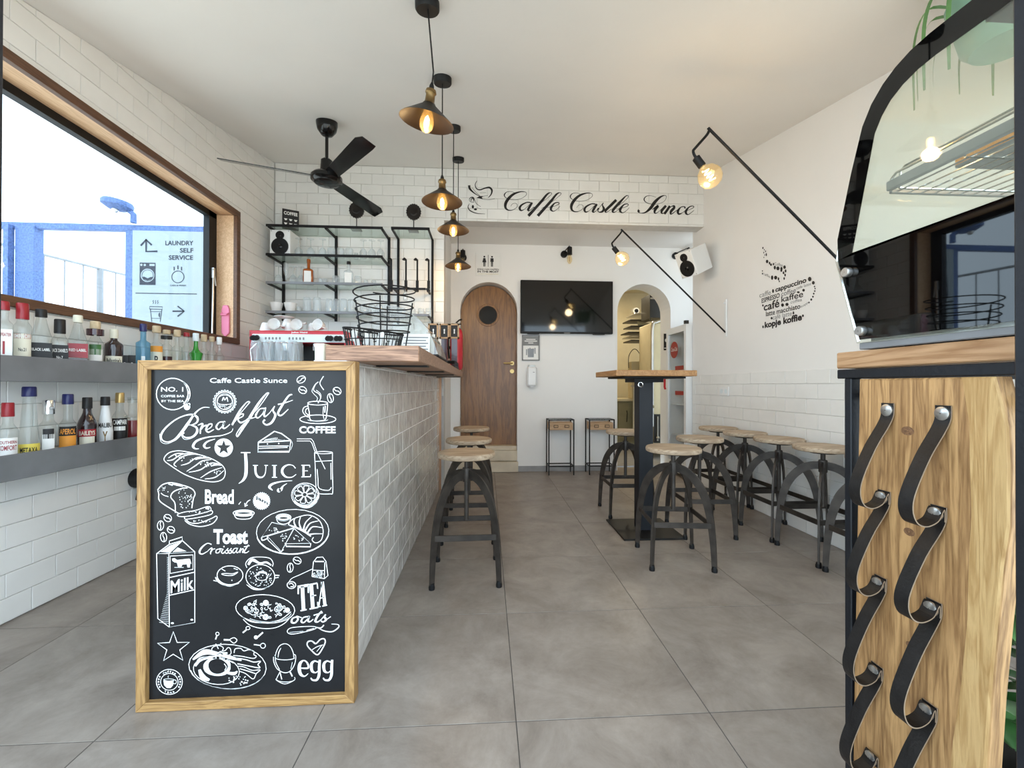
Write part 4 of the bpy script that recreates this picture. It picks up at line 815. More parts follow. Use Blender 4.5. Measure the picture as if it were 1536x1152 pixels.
bm.prism(bp_, 0.006, None, 0.001); bmesh_ = bm.mesh('blade', 'blackgloss')
for dx, dy in ((-0.566, -0.19), (0.425, -0.49), (0.215, 0.59)):
    b = put('blade', bmesh_, t); b.matrix_local = MX.Translation((0, 0, 2.522)) @ MX.Rotation(math.atan2(dy, dx), 4, 'Z') @ MX.Rotation(math.radians(-19), 4, 'X')

# ------------------------------------------------------------------ long-arm wall lamps
def arm_lamp(Y, lb, px=None):
    t = thing('wall_lamp', lb, 'wall lamp', (RX, Y, 1.497), 0, 'long arm wall lamps')
    B = V((-0.974, 0, 0.922)); E_ = V((-1.072, 0, 0.805)); 
    pts = smooth_path([V((-0.012, 0, 0.0)), B*0.5, B+V((0.03, 0, -0.03)), B+V((-0.004, 0, -0.003)), B+V((-0.022, 0, -0.028)), E_+V((0.012, 0, 0.016)), E_, E_+V((0.004, 0, -0.02)), E_+V((0.02, 0, -0.045))], 4)
    pts = [V((-0.008, 0, 0.006)), V((-0.5, 0, 0.473))]+pts[8:]
    obj('arm', G().tube(pts, 0.0075, 10), 'black', t, smooth=True)
    obj('wall_pivot', G().box((-0.009, 0, 0.14), (0.012, 0.03, 0.34), bev=0.002).cyl((-0.012, 0, 0.28), (-0.03, 0, 0.28), 0.008), 'white', t)
    d = V((0.62, 0, -0.78)).normalized(); s0 = E_+V((0.012, 0, -0.035)); T = frameT(s0, *( (lambda z: (V((0, 1, 0)).cross(z), V((0, 1, 0)), z))(d)))
    obj('socket', G().lathe([(0.012, 0), (0.021, 0.004), (0.021, 0.062), (0.018, 0.064)], 18, T=T), 'black', t, smooth=True)
    b = obj('bulb', G().lathe([(0.013, 0.058), (0.018, 0.068), (0.045, 0.085), (0.060, 0.112), (0.064, 0.135), (0.056, 0.165), (0.034, 0.188), (0.001, 0.196)], 22, T=T, cap=False), 'bulb', t, smooth=True)
    fl = [T @ V((0.016*math.cos(a*0.9), 0.016*math.sin(a*0.9), 0.085+a*0.0029)) for a in range(26)]
    obj('filament', G().tube(fl, 0.0022, 5), 'glowsoft', b)
    obj('stem', G().cyl(T @ V((0, 0, 0.06)), T @ V((0, 0, 0.12)), 0.004), 'clear', b)
    c = T @ V((0, 0, 0.125))
    ld = bpy.data.lights.new('lamp_light', 'POINT'); ld.energy = 0.9; ld.color = (1.0, 0.75, 0.45); ld.shadow_soft_size = 0.05
    lo = bpy.data.objects.new('lamp_light', ld); COL.objects.link(lo); lo.location = V((RX, Y, 1.497))+c+V((-0.03, 0, -0.09))
arm_lamp(3.709, 'far black long-arm wall lamp with globe bulb beside the kitchen arch'); arm_lamp(2.22, 'near black long-arm wall lamp with globe bulb beside the food display')

# ------------------------------------------------------------------ niche wall things
d = struct('door_1', G().prism([(-0.309, 0.30), (0.356, 0.30)]+[(0.0235+0.3325*math.cos(a*math.pi/24), 1.885+0.3325*math.sin(a*math.pi/24)) for a in range(25)], 0.045, frameT((0, 5.09, 0), (1, 0, 0), (0, 0, 1), (0, -1, 0))), 'door')
T = frameT((0.013, 5.045, 1.864), (1, 0, 0), (0, 0, 1), (0, -1, 0))
p = obj('porthole', G().lathe([(0.108, -0.01), (0.108, 0.004), (0.001, 0.004)], 32, T=T, cap=False), 'portglass', d)
obj('porthole_ring', G().lathe([(0.137, 0.0), (0.135, 0.008), (0.122, 0.012), (0.112, 0.008), (0.11, 0.0)], 36, T=T, cap=False), 'door', d, smooth=True)
h = obj('handle', G().tube([(0.305, 5.045, 1.284), (0.305, 5.0, 1.284), (0.295, 4.995, 1.284), (0.20, 4.995, 1.284)], 0.009, 10), 'goldcap', d, smooth=True)
obj('rose', G().cyl((0.305, 5.046, 1.284), (0.305, 5.036, 1.284), 0.025, 20), 'goldcap', d); obj('keyhole_rose', G().cyl((0.305, 5.046, 1.187), (0.305, 5.036, 1.187), 0.025, 20), 'goldcap', d)
ds = struct('trim_3', G().box((0.023, 5.005, 0.15), (0.66, 0.15, 0.30)), 'stone'); 
obj('step', G().box((0.02, 4.90, 0.062), (0.70, 0.06, 0.118), bev=0.004), 'stone', ds); obj('step', G().box((0.02, 4.915, 0.19), (0.68, 0.03, 0.12), bev=0.004), 'stone', ds); obj('tread', G().box((0.022, 4.99, 0.262), (0.668, 0.16, 0.02), bev=0.004), 'stone', ds)
struct('wall_door_back', G().box((0.02, 5.20, 1.3), (0.9, 0.05, 2.6)), 'plaster')

t = thing('television', 'large flat black television hanging on the niche wall', 'television', (0.942, 4.87, 1.94))
obj('casing', G().box((0, 0.012, 0), (1.098, 0.04, 0.624), bev=0.004), 'black', t); obj('screen', G().box((0, -0.010, 0.006), (1.076, 0.004, 0.596)), 'screen', t)
obj('wall_bracket', G().box((0, 0.036, 0), (0.4, 0.026, 0.3)), 'black', t); obj('logo_bar', G().box((0, -0.012, -0.307), (0.07, 0.006, 0.012)), 'greyink', t)
obj('sensor_foot', G().box((0.38, 0.0, -0.316), (0.14, 0.03, 0.012)).box((-0.40, 0, -0.316), (0.14, 0.03, 0.012)), 'black', t)

t = thing('restroom_sign', 'square white restroom sign with man and woman figures above the door', 'sign', (0.0135, YN-0.006, 2.44))
obj('panel', G().box((0, 0, 0), (0.295, 0.008, 0.272), bev=0.001), 'whitepaper', t)
g = G(); SP = lambda x, z: V((x, -0.0048, z)); Q = lambda pts: g.add([SP(*p) for p in pts], [tuple(range(len(pts)))])
for cx, wom in ((-0.045, 1), (0.045, 0)):
    Q([(cx+0.011*math.cos(-a*.5236), 0.088+0.011*math.sin(-a*.5236)) for a in range(12)][::-1])
    Q([(cx-0.017, 0.072), (cx-0.02, 0.03), (cx+0.02, 0.03), (cx+0.017, 0.072)] if not wom else [(cx-0.012, 0.072), (cx-0.024, 0.022), (cx+0.024, 0.022), (cx+0.012, 0.072)])
    Q([(cx-0.012, 0.03), (cx-0.011, -0.028), (cx-0.002, -0.028), (cx-0.001, 0.03)]); Q([(cx+0.001, 0.03), (cx+0.002, -0.028), (cx+0.011, -0.028), (cx+0.012, 0.03)])
Q([(-0.0025, -0.03), (0.0025, -0.03), (0.0025, 0.11), (-0.0025, 0.11)])
text(g, 'IDEAS CAN HAPPEN', SP(-0.125, -0.068), SP(0.125, -0.068), 0.017, bold=0.02); text(g, 'IN THE MOST', SP(-0.125, -0.098), SP(0.125, -0.098), 0.023, bold=0.03)
obj('lettering', g, 'ink', t); obj('small_print', G().box((0, -0.0045, -0.115), (0.24, 0.001, 0.008)), 'paper', t)

t = thing('notice_frame', 'small framed notice sheet under the television', 'notice', (0.5185, YN-0.012, 1.46))
obj('frame', G().box((0, 0, 0.145), (0.208, 0.018, 0.012)).box((0, 0, -0.145), (0.208, 0.018, 0.012)).box((-0.098, 0, 0), (0.012, 0.018, 0.29)).box((0.098, 0, 0), (0.012, 0.018, 0.29)), 'greyink', t)
obj('sheet', G().box((0, 0.004, 0), (0.188, 0.004, 0.28)), 'whitepaper', t)
hd = obj('heading_band', G().box((0, 0.0008, 0.082), (0.186, 0.002, 0.11)), 'greyink', t)
g = G()
for z, w_ in ((0.10, 0.11), (0.08, 0.15), (0.058, 0.06)): g.box((0, -0.001, z), (w_, 0.001, 0.010))
obj('small_print', g, 'whitepaper', t)
g = G().lathe([(0.035, -0.11), (0.04, -0.02), (0.03, -0.01)], 16, (0.0, 0.002, 0), T=MX.Diagonal((1, .03, 1, 1)));
for i in range(6): g.box((-0.05+0.02*i, 0.001, -0.05+0.008*(i % 3)), (0.012, 0.001, 0.07))
obj('picture', g, 'zinc', t)
t = thing('hand_dispenser', 'white wall mounted hand sanitiser dispenser below the framed notice', 'dispenser', (0.526, YN-0.045, 1.12))
obj('body', G().box((0, 0, 0), (0.115, 0.085, 0.23), bev=0.018), 'white', t, smooth=True); obj('lid', G().box((0, 0.005, 0.125), (0.085, 0.07, 0.03), bev=0.01), 'signwhite', t); obj('logo', G().box((0.02, -0.0435, 0.05), (0.022, 0.002, 0.006)), 'greyink', t); obj('nozzle', G().box((0.0, -0.02, -0.118), (0.03, 0.03, 0.012)), 'white', t)

for i, (x, z, lb, ex) in enumerate(((-0.278, 2.50, 'small black wall socket lamp with clear bulb above the wooden door', 0), (0.963, 2.565, 'small black wall socket lamp with clear bulb above the television', -0.05), (2.40, 2.575, 'small black wall lamp on a curved arm beside the right speaker', -0.13))):
    t = thing('wall_sconce', lb, 'wall lamp', (x, YN, z), 0, 'small socket lamps on the niche wall')
    obj('wall_rose', G().cyl((ex, -0.002, 0.01), (ex, -0.03, 0.01), 0.04, 18), 'black', t, smooth=True)
    obj('arm', G().tube([(ex, -0.02, 0.01), (ex, -0.08, 0.03), (0.0, -0.10, 0.085), (0.0, -0.10, 0.06)], 0.006), 'black', t)
    obj('socket', G().lathe([(0.012, 0.075), (0.028, 0.065), (0.03, -0.02), (0.026, -0.022)], 16, (0, -0.1, 0)), 'black', t, smooth=True)
    b = obj('bulb', G().lathe([(0.016, -0.02), (0.02, -0.035), (0.03, -0.07), (0.028, -0.1), (0.012, -0.125), (0.001, -0.128)], 16, (0, -0.1, 0), cap=False), 'bulb', t, smooth=True)
    obj('filament', G().cyl((0, -0.1, -0.04), (0, -0.1, -0.1), 0.004), 'goldcap' if i < 2 else 'glowsoft', b)

# lettering and cup emblem on the beam
sg = thing('cafe_name_lettering', 'black script lettering with cup emblem across the tiled beam', 'lettering', (0, 0, 0))
SA = CONV(690, 260, .1302, YB-0.0025); SB = CONV(860, 260, .1302, YB-0.0025)
def glyphs(conv, arr, name):
    k = Chalk(conv)
    for pts, ws in arr: k.L(pts, ws)
    obj(name, k.g, 'ink', sg)
Cg = [([(585, 380), (605, 352), (640, 345), (660, 365), (650, 395), (605, 423), (560, 425), (527, 400), (525, 350), (560, 290), (620, 238), (700, 212), (758, 218), (762, 250), (710, 288), (640, 305), (570, 300), (522, 275), (512, 245), (540, 215), (590, 210), (630, 225)], [4, 4, 4, 5, 5, 6, 12, 26, 34, 34, 26, 12, 5, 5, 4, 4, 5, 8, 14, 6, 4, 4])]
glyphs(SA, Cg, 'letter'); glyphs(SA, [([(a+760, b+16) for a, b in p], w) for p, w in Cg], 'letter')
ag = [([(815, 338), (770, 335), (710, 365), (688, 400), (702, 428), (740, 415), (800, 360), (832, 337)], [14, 12, 20, 28, 18, 5, 5, 12]), ([(832, 337), (800, 388), (785, 422), (805, 428), (852, 385)], [22, 28, 26, 8, 4])]
glyphs(SA, ag, 'letter')
fg = [([(830, 405), (920, 350), (1000, 290), (1055, 240), (1040, 222), (1000, 245), (940, 320), (860, 410), (788, 490)], [4, 4, 4, 5, 8, 22, 30, 32, 34])]
glyphs(SA, fg, 'letter'); glyphs(SA, [([(a+108, b) for a, b in p], w) for p, w in fg], 'letter')
eg = [([(1000, 395), (1090, 378), (1140, 352), (1130, 335), (1090, 345), (1052, 390), (1050, 422), (1080, 437), (1120, 412), (1152, 378)], [4, 5, 8, 10, 14, 30, 24, 8, 5, 4])]
glyphs(SA, eg, 'letter')
glyphs(SB, [([(a-560, b+17) for a, b in p], w) for p, w in ag], 'letter')
glyphs(SB, [([(292, 405), (345, 340), (335, 365), (352, 410), (330, 442), (292, 445), (282, 415), (298, 405)], [4, 6, 12, 30, 22, 8, 16, 20])], 'letter')
glyphs(SB, [([(495, 305), (440, 360), (375, 425), (380, 450), (435, 415)], [30, 30, 28, 8, 4])], 'letter')
glyphs(SB, [([(430, 420), (540, 358), (620, 290), (634, 262), (605, 262), (530, 340), (460, 420), (458, 448), (490, 440), (540, 400)], [4, 4, 5, 6, 10, 30, 30, 16, 6, 4])], 'letter')
glyphs(SB, [([(a-508, b+17) for a, b in p], w) for p, w in eg], 'letter')
glyphs(SB, [([(760, 425), (748, 440), (775, 458), (830, 450), (890, 400), (940, 330), (1000, 275), (1050, 255), (1072, 270), (1048, 320), (980, 352), (900, 355), (840, 335), (815, 300), (840, 265), (890, 258), (950, 275)], [34, 20, 6, 16, 34, 36, 22, 6, 5, 4, 4, 5, 8, 14, 8, 4, 4])], 'letter')
glyphs(SB, [([(905, 420), (975, 375), (940, 425), (940, 458), (975, 448), (1050, 375)], [4, 28, 30, 16, 5, 4]), ([(1068, 372), (1022, 425), (1018, 458), (1050, 455), (1085, 420)], [28, 30, 18, 5, 4])], 'letter')
glyphs(SB, [([(1112, 375), (1080, 425), (1048, 468)], [26, 28, 28]), ([(1065, 450), (1120, 390), (1158, 376), (1160, 398), (1125, 440), (1128, 470), (1200, 420)], [4, 5, 20, 30, 30, 12, 4])], 'letter')
glyphs(SB, [([(1285, 405), (1282, 385), (1240, 390), (1205, 435), (1215, 468), (1255, 455), (1300, 422)], [22, 12, 10, 30, 22, 6, 4])], 'letter')
glyphs(SB, [([(a+245, b+40) for a, b in eg[0][0]], eg[0][1])] if False else [([(1270, 440), (1340, 418), (1388, 390), (1370, 376), (1330, 392), (1297, 436), (1302, 465), (1330, 472), (1392, 425)], [4, 5, 8, 10, 14, 30, 24, 8, 4])], 'letter')
k = Chalk(SA)
k.L([(195, 85), (175, 130), (190, 175), (230, 190), (290, 170), (340, 165), (367, 195), (358, 242), (325, 280)], [5, 9, 11, 13, 15, 22, 22, 13, 5]).L([(105, 138), (115, 180), (170, 232), (235, 268)], [28, 24, 11, 5]).L([(140, 165), (180, 215), (230, 258)], 4).F([(190, 282), (225, 262), (275, 262), (250, 278), (268, 300)]).L([(262, 298), (330, 304), (400, 293)], 4).L([(230, 225), (300, 222)], 3).L([(260, 265), (320, 255)], 4)
k.L([(165, 330), (130, 330), (108, 310), (118, 282), (150, 278), (170, 310), (190, 350), (240, 385)], [6, 6, 5, 8, 14, 6, 5, 3]).L([(128, 318), (130, 295), (150, 290), (160, 320)], 9).L([(108, 348), (92, 390), (118, 430), (190, 460), (290, 468)], [4, 9, 12, 9, 3]).D(148, 385, 13, 20).D(178, 414, 18, 12).L([(190, 395), (245, 412)], 3)
obj('cup_emblem', k.g, 'ink', sg)

# coffee words sticker on the right wall
sk = thing('coffee_word_sticker', 'black coffee cup wall sticker made of words on the right wall', 'wall sticker', (0, 0, 0))
XS = RX-0.0015; S = lambda x, y: atx(1130+x*0.12155, 360+y*0.12153, XS)
def W(s_, x0, y0, x1, y1, h, m_, bold=0.0):
    g = G(); P0, P1 = S(x0, y0), S(x1, y1); z = (P0.z+P1.z)/2
    hh = (S(x0, y0-h)-S(x0, y0)).z; hh = (hh+(S(x1, y1-h)-S(x1, y1)).z)/2
    text(g, s_, P0, P1, hh, bold=bold); obj('word', g, m_, sk)
for a in (('caffe', 75, 712, 215, 672, 60, 'greyink'), ('cappuccino', 272, 642, 655, 520, 60, 'ink', .03), ('ESPRESSO', 102, 778, 325, 708, 55, 'ink', .02), ('coffee', 345, 697, 525, 645, 62, 'greyink', .01), ('cafe latte', 532, 612, 712, 555, 36, 'greyink'), ('café', 128, 875, 322, 822, 95, 'ink', .02), ('kaffee', 345, 768, 615, 700, 75, 'ink', .01), ('coffea', 460, 788, 600, 752, 42, 'greyink'), ('latte', 155, 942, 266, 917, 62, 'ink', .012), ('macchiato', 288, 912, 580, 845, 62, 'ink', .012), ('café latte', 238, 985, 475, 930, 55, 'greyink'), ('kopje koffie', 140, 1085, 600, 985, 75, 'ink', .04), ('caffe', 118, 425, 205, 470, 34, 'greyink'), ('Coffee', 262, 310, 362, 330, 38, 'greyink'), ('kopje', 588, 838, 690, 775, 30, 'greyink')): W(*a)
g = G()
def bn(x, y, rx, ry): fill(g, ell(x, y, rx, ry, 12), S)
for b_ in ((243, 630, 12, 24), (695, 482, 22, 28), (740, 528, 18, 22), (118, 808, 10, 14), (360, 803, 18, 22), (415, 795, 20, 20), (620, 620, 16, 18), (555, 645, 18, 12), (495, 900, 10, 20), (225, 965, 12, 16), (612, 935, 12, 16), (120, 1072, 10, 18), (170, 265, 16, 22), (200, 285, 10, 18), (218, 305, 12, 16), (248, 298, 9, 16), (265, 340, 14, 24), (303, 350, 20, 24), (347, 355, 14, 24), (345, 378, 12, 16), (385, 335, 16, 22), (398, 382, 11, 20), (372, 405, 11, 18), (392, 432, 10, 18), (380, 475, 9, 18), (232, 465, 14, 28), (275, 465, 20, 24), (310, 480, 10, 20), (320, 510, 7, 12), (118, 98, 8, 14), (135, 120, 5, 10), (128, 155, 5, 12), (150, 140, 6, 12), (140, 185, 5, 10), (160, 180, 8, 20), (130, 215, 5, 8), (112, 382, 6, 8), (112, 415, 6, 12), (755, 575, 8, 10), (762, 600, 8, 10), (758, 630, 10, 10), (745, 662, 10, 12), (735, 700, 10, 12), (715, 735, 12, 14), (688, 772, 8, 10)): bn(*b_)
tag(obj('bean_prints', g, 'ink', sk), kind='stuff'); 
t = thing('wall_outlet', 'white double power socket on the right wall tiles', 'socket', (RX-0.0065, 3.731, 0.964))
obj('plate', G().box((-0.005, 0, 0), (0.01, 0.15, 0.085), bev=0.003), 'white', t)
for y in (-0.035, 0.035): obj('outlet', G().cyl((-0.008, y, 0), (-0.0115, y, 0), 0.022, 14), 'signwhite', t)

# ------------------------------------------------------------------ bottle ledges on the left wall
def ledge(zt, lb):
    t = thing('ledge_shelf', lb, 'shelf', (0, 0, 0), 0, 'grey ledge shelves on the left wall')
    obj('front', G().box((-1.886, 2.0, zt-0.052), (0.012, 2.5, 0.104), bev=0.002), 'zinc', t); obj('bottom', G().box((-1.958, 2.0, zt-0.040), (0.132, 2.496, 0.012)), 'zinc', t)
    obj('lip', G().box((-1.9, 2.0, zt-0.1), (0.03, 2.49, 0.008)), 'zinc', t)
ZU, ZL = 1.127, 0.733
ledge(ZU, 'upper grey metal ledge shelf under the window'); ledge(ZL, 'lower grey metal ledge shelf on the left wall')
XBT = -1.955
def text_cyl(g, s_, r, a0, width, z, h, T=None, bold=0.0):
    vs, fs = text_geo(s_, bold)
    x0 = min(v[0] for v in vs); x1 = max(v[0] for v in vs); k = width/(x1-x0); kz = h/0.70
    g.add([(r*math.cos(a0+((v[0]-x0)*k-width/2)/r), r*math.sin(a0+((v[0]-x0)*k-width/2)/r), z+v[1]*kz) for v in vs], fs, T)
def bottle(lb, x, y, z, h, r, cap, labels=(), m='clear', sh=0.62, nk=0.80, nr=0.013, sq=0.0, capz=0.86, capr=None, liq=None, texts=(), bell=0, waist=None, foot=None, group='spirit bottles on the ledge shelves', face=None, capmats=()):
    t = thing('bottle', lb, 'bottle', (x, y, z), 0, group)
    a = math.atan2(-y, -x) if face is None else face
    base = [(0.001, 0.002), (r*0.9, 0.0), (r, 0.006)]
    if waist: base += [(r*q, h*f) for f, q in waist]
    body = base+[(r, h*sh)] if not waist else base
    for i in range(1, 7):
        f = i/6; e = (0.5-0.5*math.cos(math.pi*f)) if not bell else f**bell
        body.append((r+(nr-r)*e if not waist else body[-1][0]+(nr-body[-1][0])*(0.45 if i < 6 else 1), h*(sh+(nk-sh)*f)))
    body += [(nr, h*capz), (nr, h*0.97)]
    obj('body', G().lathe(body, 20 if not sq else 24, sq=sq, T=rotT(0, 0, a)), m, t, smooth=True)
    if liq: lm, f = liq; obj('liquid', G().lathe([(r*0.93, 0.005), (r*0.93, h*min(f, sh)), (0.001, h*min(f, sh)+0.0005)], 20, sq=sq, T=rotT(0, 0, a)), lm, t, smooth=True)
    cr = capr or nr*1.22
    obj('cap', G().lathe([(cr, h*capz), (cr*1.03, h*capz+0.003), (cr, h*0.985), (cr*0.9, h)], 16), cap, t, smooth=True)
    for (z0, z1, lm, half) in labels:
        if sq: s_ = r*1.0+0.0012; obj('label', G().box((s_, 0, (z0+z1)/2*h), (0.0014, 2*half*r, (z1-z0)*h), T=rotT(0, 0, a)), lm, t)
        else: obj('label', G().lathe([(r+0.0009, z0*h), (r+0.0009, z1*h)], 12, arc=(a-half, a+half)), lm, t, smooth=True)
    for (s_, z0, hh, wd, tm) in texts:
        g = G()
        if sq: text(g, s_, V((r+0.0026, -wd*r, z0*h)), V((r+0.0026, wd*r, z0*h)), hh*h, bold=0.02); g.v = [tuple(rotT(0, 0, a) @ V(q)) for q in g.v]
        else: text_cyl(g, s_, r+0.0016, a, 2*wd*r, z0*h, hh*h, bold=0.02)
        obj('lettering', g, tm, t)
    return t
def bl(lb, px, ytop, wpx, zf, **kw):
    p = atx(px, ytop, XBT); th = math.atan(abs((px-768)/F)); r = wpx/2*p.y/F*math.cos(th); h = p.z-zf
    return bottle(lb, XBT, p.y, zf, h, min(r*0.95, 0.037), **kw)
ZF = ZU-0.033
bl('clear gin bottle with a white label and red figure, at the upper ledge left end', 6, 452, 30, ZF, cap='redcap', sq=.5, sh=.62, nk=.72, labels=[(.06, .55, 'whitepaper', .85)], texts=[('BEEFEATER', .44, .05, .75, 'redcap'), ('I', .16, .2, .12, 'redcap')])
bl('clear vodka bottle with a dark red screw cap and cream label', 34, 455, 30, ZF, cap='redcap', capr=.019, nr=.016, sh=.6, nk=.72, capz=.74, labels=[(.05, .5, 'paper', 1.0), (.42, .5, 'redcap', 1.02)], texts=[('SMIRNOFF', .433, .055, .9, 'whitepaper'), ('No.21', .22, .05, .4, 'ink')])
bl('square whisky bottle with a slanted black label', 62, 464, 34, ZF, cap='ink', sq=.6, sh=.5, nk=.84, nr=.015, bell=.8, capz=.86, labels=[(.1, .4, 'ink', .95)], texts=[('BLACK LABEL', .26, .045, .8, 'whitepaper')], liq=('darkliq', .3))
bl('square whiskey bottle with a tall black cap and black label', 90, 479, 27, ZF, cap='ink', capr=.019, sq=.5, sh=.52, nk=.68, nr=.017, capz=.7, labels=[(.04, .45, 'ink', .95)], texts=[("JACK DANIEL'S", .3, .07, .85, 'whitepaper'), ('No.7', .16, .06, .35, 'whitepaper')])
bl('square whisky bottle with a slanted red label', 117, 473, 32, ZF, cap='paper', sq=.6, sh=.48, nk=.84, nr=.014, bell=.8, capz=.86, labels=[(.18, .45, 'redcap', .95), (.03, .17, 'darkliq', .9)], texts=[('RED LABEL', .3, .05, .8, 'whitepaper')])
bl('round spirit bottle with dark green picture label and tan cap', 143, 482, 27, ZF, cap='cork', sh=.5, nk=.7, nr=.016, capz=.84, labels=[(.05, .4, 'whitepaper', .9), (.28, .5, 'green', .7), (.7, .83, 'darkliq', 3.0)])
bl('dark brown whisky bottle with a pale name label and ivory cap', 171, 494, 31, ZF, cap='paper', m='darkbottle', sh=.6, nk=.74, nr=.014, capz=.77, labels=[(.05, .32, 'paper', 1.0)], texts=[("Ballantine's", .16, .1, .8, 'ink')])
for i, px in enumerate((187, 198)):
    p = atx(px, 533, XBT); c = thing('miniature_box', ('left' if i == 0 else 'right')+' one of two tiny black boxes on the upper ledge beside the chalkboard', 'box', (XBT, p.y, ZF), math.atan2(-p.y, -XBT))
    hz = p.z-ZF; obj('carton', G().box((0, 0, hz/2), (0.03, 0.03, hz), bev=.001), 'ink', c); obj('print', G().box((0.0155, 0, hz*.3), (.001, .006, hz*.4)), 'whitepaper', c)
bl('blue tinted spirit bottle with a royal blue cap', 215, 486, 23, ZF, cap='bluecap', m='blueglass', sh=.58, nk=.66, nr=.013, capz=.84, labels=[(.02, .3, 'signwhite', .25)])
bl('clear spirit bottle with an orange and cream label and wooden stopper', 235, 489, 20, ZF, cap='cork', capr=.02, sh=.58, nk=.66, capz=.85, labels=[(.0, .42, 'paper', 1.1), (.42, .55, 'orange', 1.1)], texts=[('B', .15, .18, .3, 'ink')])
bl('clear spirit bottle half full of dark liqueur with a round cork', 250, 495, 17, ZF, cap='cork', capr=.019, sh=.6, nk=.68, capz=.9, labels=[(.0, .36, 'darkliq', 3.1), (.78, .86, 'ink', 3.1)])
bl('clear spirit bottle with a tan label and tall cork', 266, 495, 17, ZF, cap='cork', capr=.018, sh=.56, nk=.64, capz=.84, labels=[(.0, .28, 'cork', .9)])
bl('clear spirit bottle with a small red domed stopper', 280, 499, 16, ZF, cap='redcap', sh=.6, nk=.68, capz=.9, labels=[(.0, .12, 'whitepaper', 1)])
bl('green round shouldered spirit bottle with a silver cap', 294, 500, 22, ZF, cap='signwhite', capr=.018, m='greenbottle', sh=.5, nk=.68, nr=.012, capz=.8, waist=[(.25, .7), (.5, 1.05)], labels=[(.02, .14, 'whitepaper', .9)])
bl('clear spirit bottle with black label and pale stopper right of the green one', 306, 502, 16, ZF, cap='cork', capr=.018, sh=.55, nk=.65, capz=.82, labels=[(.02, .12, 'ink', 1)])
bl('clear spirit bottle with a light wooden stopper, second from the right end', 318, 505, 15, ZF, cap='cork', sh=.55, nk=.65, capz=.86)
bl('short clear bottle with a white stopper at the upper ledge right end', 329, 506, 16, ZF, cap='white', capr=.017, sh=.45, nk=.62, capz=.8, labels=[(.02, .1, 'ink', .8)])
ZF = ZL-0.033
bl('liqueur bottle with red cap and white block lettered label, lower ledge left end', 12, 604, 34, ZF, cap='redcap', sh=.5, nk=.66, nr=.015, capz=.76, labels=[(.1, .4, 'whitepaper', 1.0)], texts=[('SOUTHERN', .3, .05, .9, 'redcap'), ('COMFORT', .19, .08, .9, 'redcap')], liq=('amber', .1))
bl('tall tapering brandy bottle with navy cap and yellow label', 44, 580, 36, ZF, cap='bluecap', sh=.05, nk=.82, nr=.019, bell=1.0, capz=.86, capr=.022, labels=[(.05, .2, 'yellow', 1.1)], texts=[('METAXA', .08, .07, .8, 'ink')], liq=('darkliq', .05))
bl('clear vodka bottle with shield label and silver cap', 73, 600, 34, ZF, cap='chrome', sh=.55, nk=.68, nr=.016, capz=.74, waist=[(.25, .82), (.5, 1.0)], labels=[(.08, .38, 'whitepaper', .55), (.3, .48, 'ink', .5)])
bl('aperitif bottle with dark blue cap and diagonal black band over orange label', 102, 591, 29, ZF, cap='bluecap', sh=.45, nk=.58, nr=.016, capz=.82, labels=[(.02, .28, 'orange', 1.0), (.28, .44, 'ink', 1.05)], texts=[('APEROL', .31, .09, .9, 'orange')], liq=('redliq', .4))
bl('dark brown cream liqueur bottle with red banded picture label', 131, 596, 31, ZF, cap='ink', m='darkbottle', sh=.45, nk=.75, nr=.015, capz=.78, labels=[(.05, .24, 'paper', .8), (.24, .38, 'redcap', 1.0)], texts=[('BAILEYS', .27, .08, .85, 'paper')])
bl('opaque white rum liqueur bottle with black cap and palm tree', 158, 595, 25, ZF, cap='ink', m='white', sh=.3, nk=.78, nr=.015, capz=.82, bell=1.2, texts=[('MALIBU', .38, .09, .9, 'ink'), ('Y', .08, .22, .3, 'brass')])
bl('bitter aperitif bottle with gold cap and black label', 180, 589, 25, ZF, cap='goldcap', sh=.5, nk=.68, nr=.015, capz=.80, labels=[(.05, .5, 'ink', 1.1), (.26, .34, 'whitepaper', .7)], texts=[('CAMPARI', .38, .09, .9, 'whitepaper')])
bl('clear capped bottle of dark red liquid touching the chalkboard edge', 199, 596, 24, ZF, cap='clear', sh=.55, nk=.62, nr=.018, capz=.88, liq=('redliq', .48), labels=[(.0, .05, 'whitepaper', 1)])
p = atx(199, 718, LX); t = thing('wall_fitting', 'black round fitting on the left wall below the lower ledge', 'fitting', (LX, p.y+.02, p.z))
obj('disc', G().cyl((0.001, 0, 0), (0.05, 0, 0), 0.055, 24), 'black', t, smooth=True); obj('stem', G().cyl((0.02, .02, -.13), (0.04, .02, -.04), 0.03, 12), 'black', t)

# ------------------------------------------------------------------ glass shelves on the back wall
SZ = (2.437, 2.178, 1.928, 1.667)
su = thing('glass_shelf_unit', 'wide four tier glass shelf on black rails behind the bar', 'shelf', (0, 0, 0))
for x in (-1.935, -1.446, -0.947): obj('rail', G().box((x, YB-0.011, 2.035), (0.022, 0.02, 0.82)), 'black', su)
for i, z in enumerate(SZ):
    obj('shelf', G().box((-1.45, 3.963, z), (1.0, 0.262, 0.010), bev=.001), 'shelfglass', su)
    obj('front_bar', G().box((-1.45, 3.826, z-0.004), (1.02, 0.012, 0.022), bev=.002), 'black' if i < 2 else 'zinc', su)
    for x in (-1.94, -1.446, -0.947): obj('bracket', G().box((x, 3.965, z-0.013), (0.018, 0.27, 0.016)), 'black', su)
s2 = thing('optic_rack', 'narrow black rack with bottle dispensers right of the wide glass shelf', 'rack', (0, 0, 0))
for x in (-0.858, -0.53): obj('rail', G().box((x, YB-0.011, 2.02), (0.02, 0.02, 0.83)), 'black', s2)
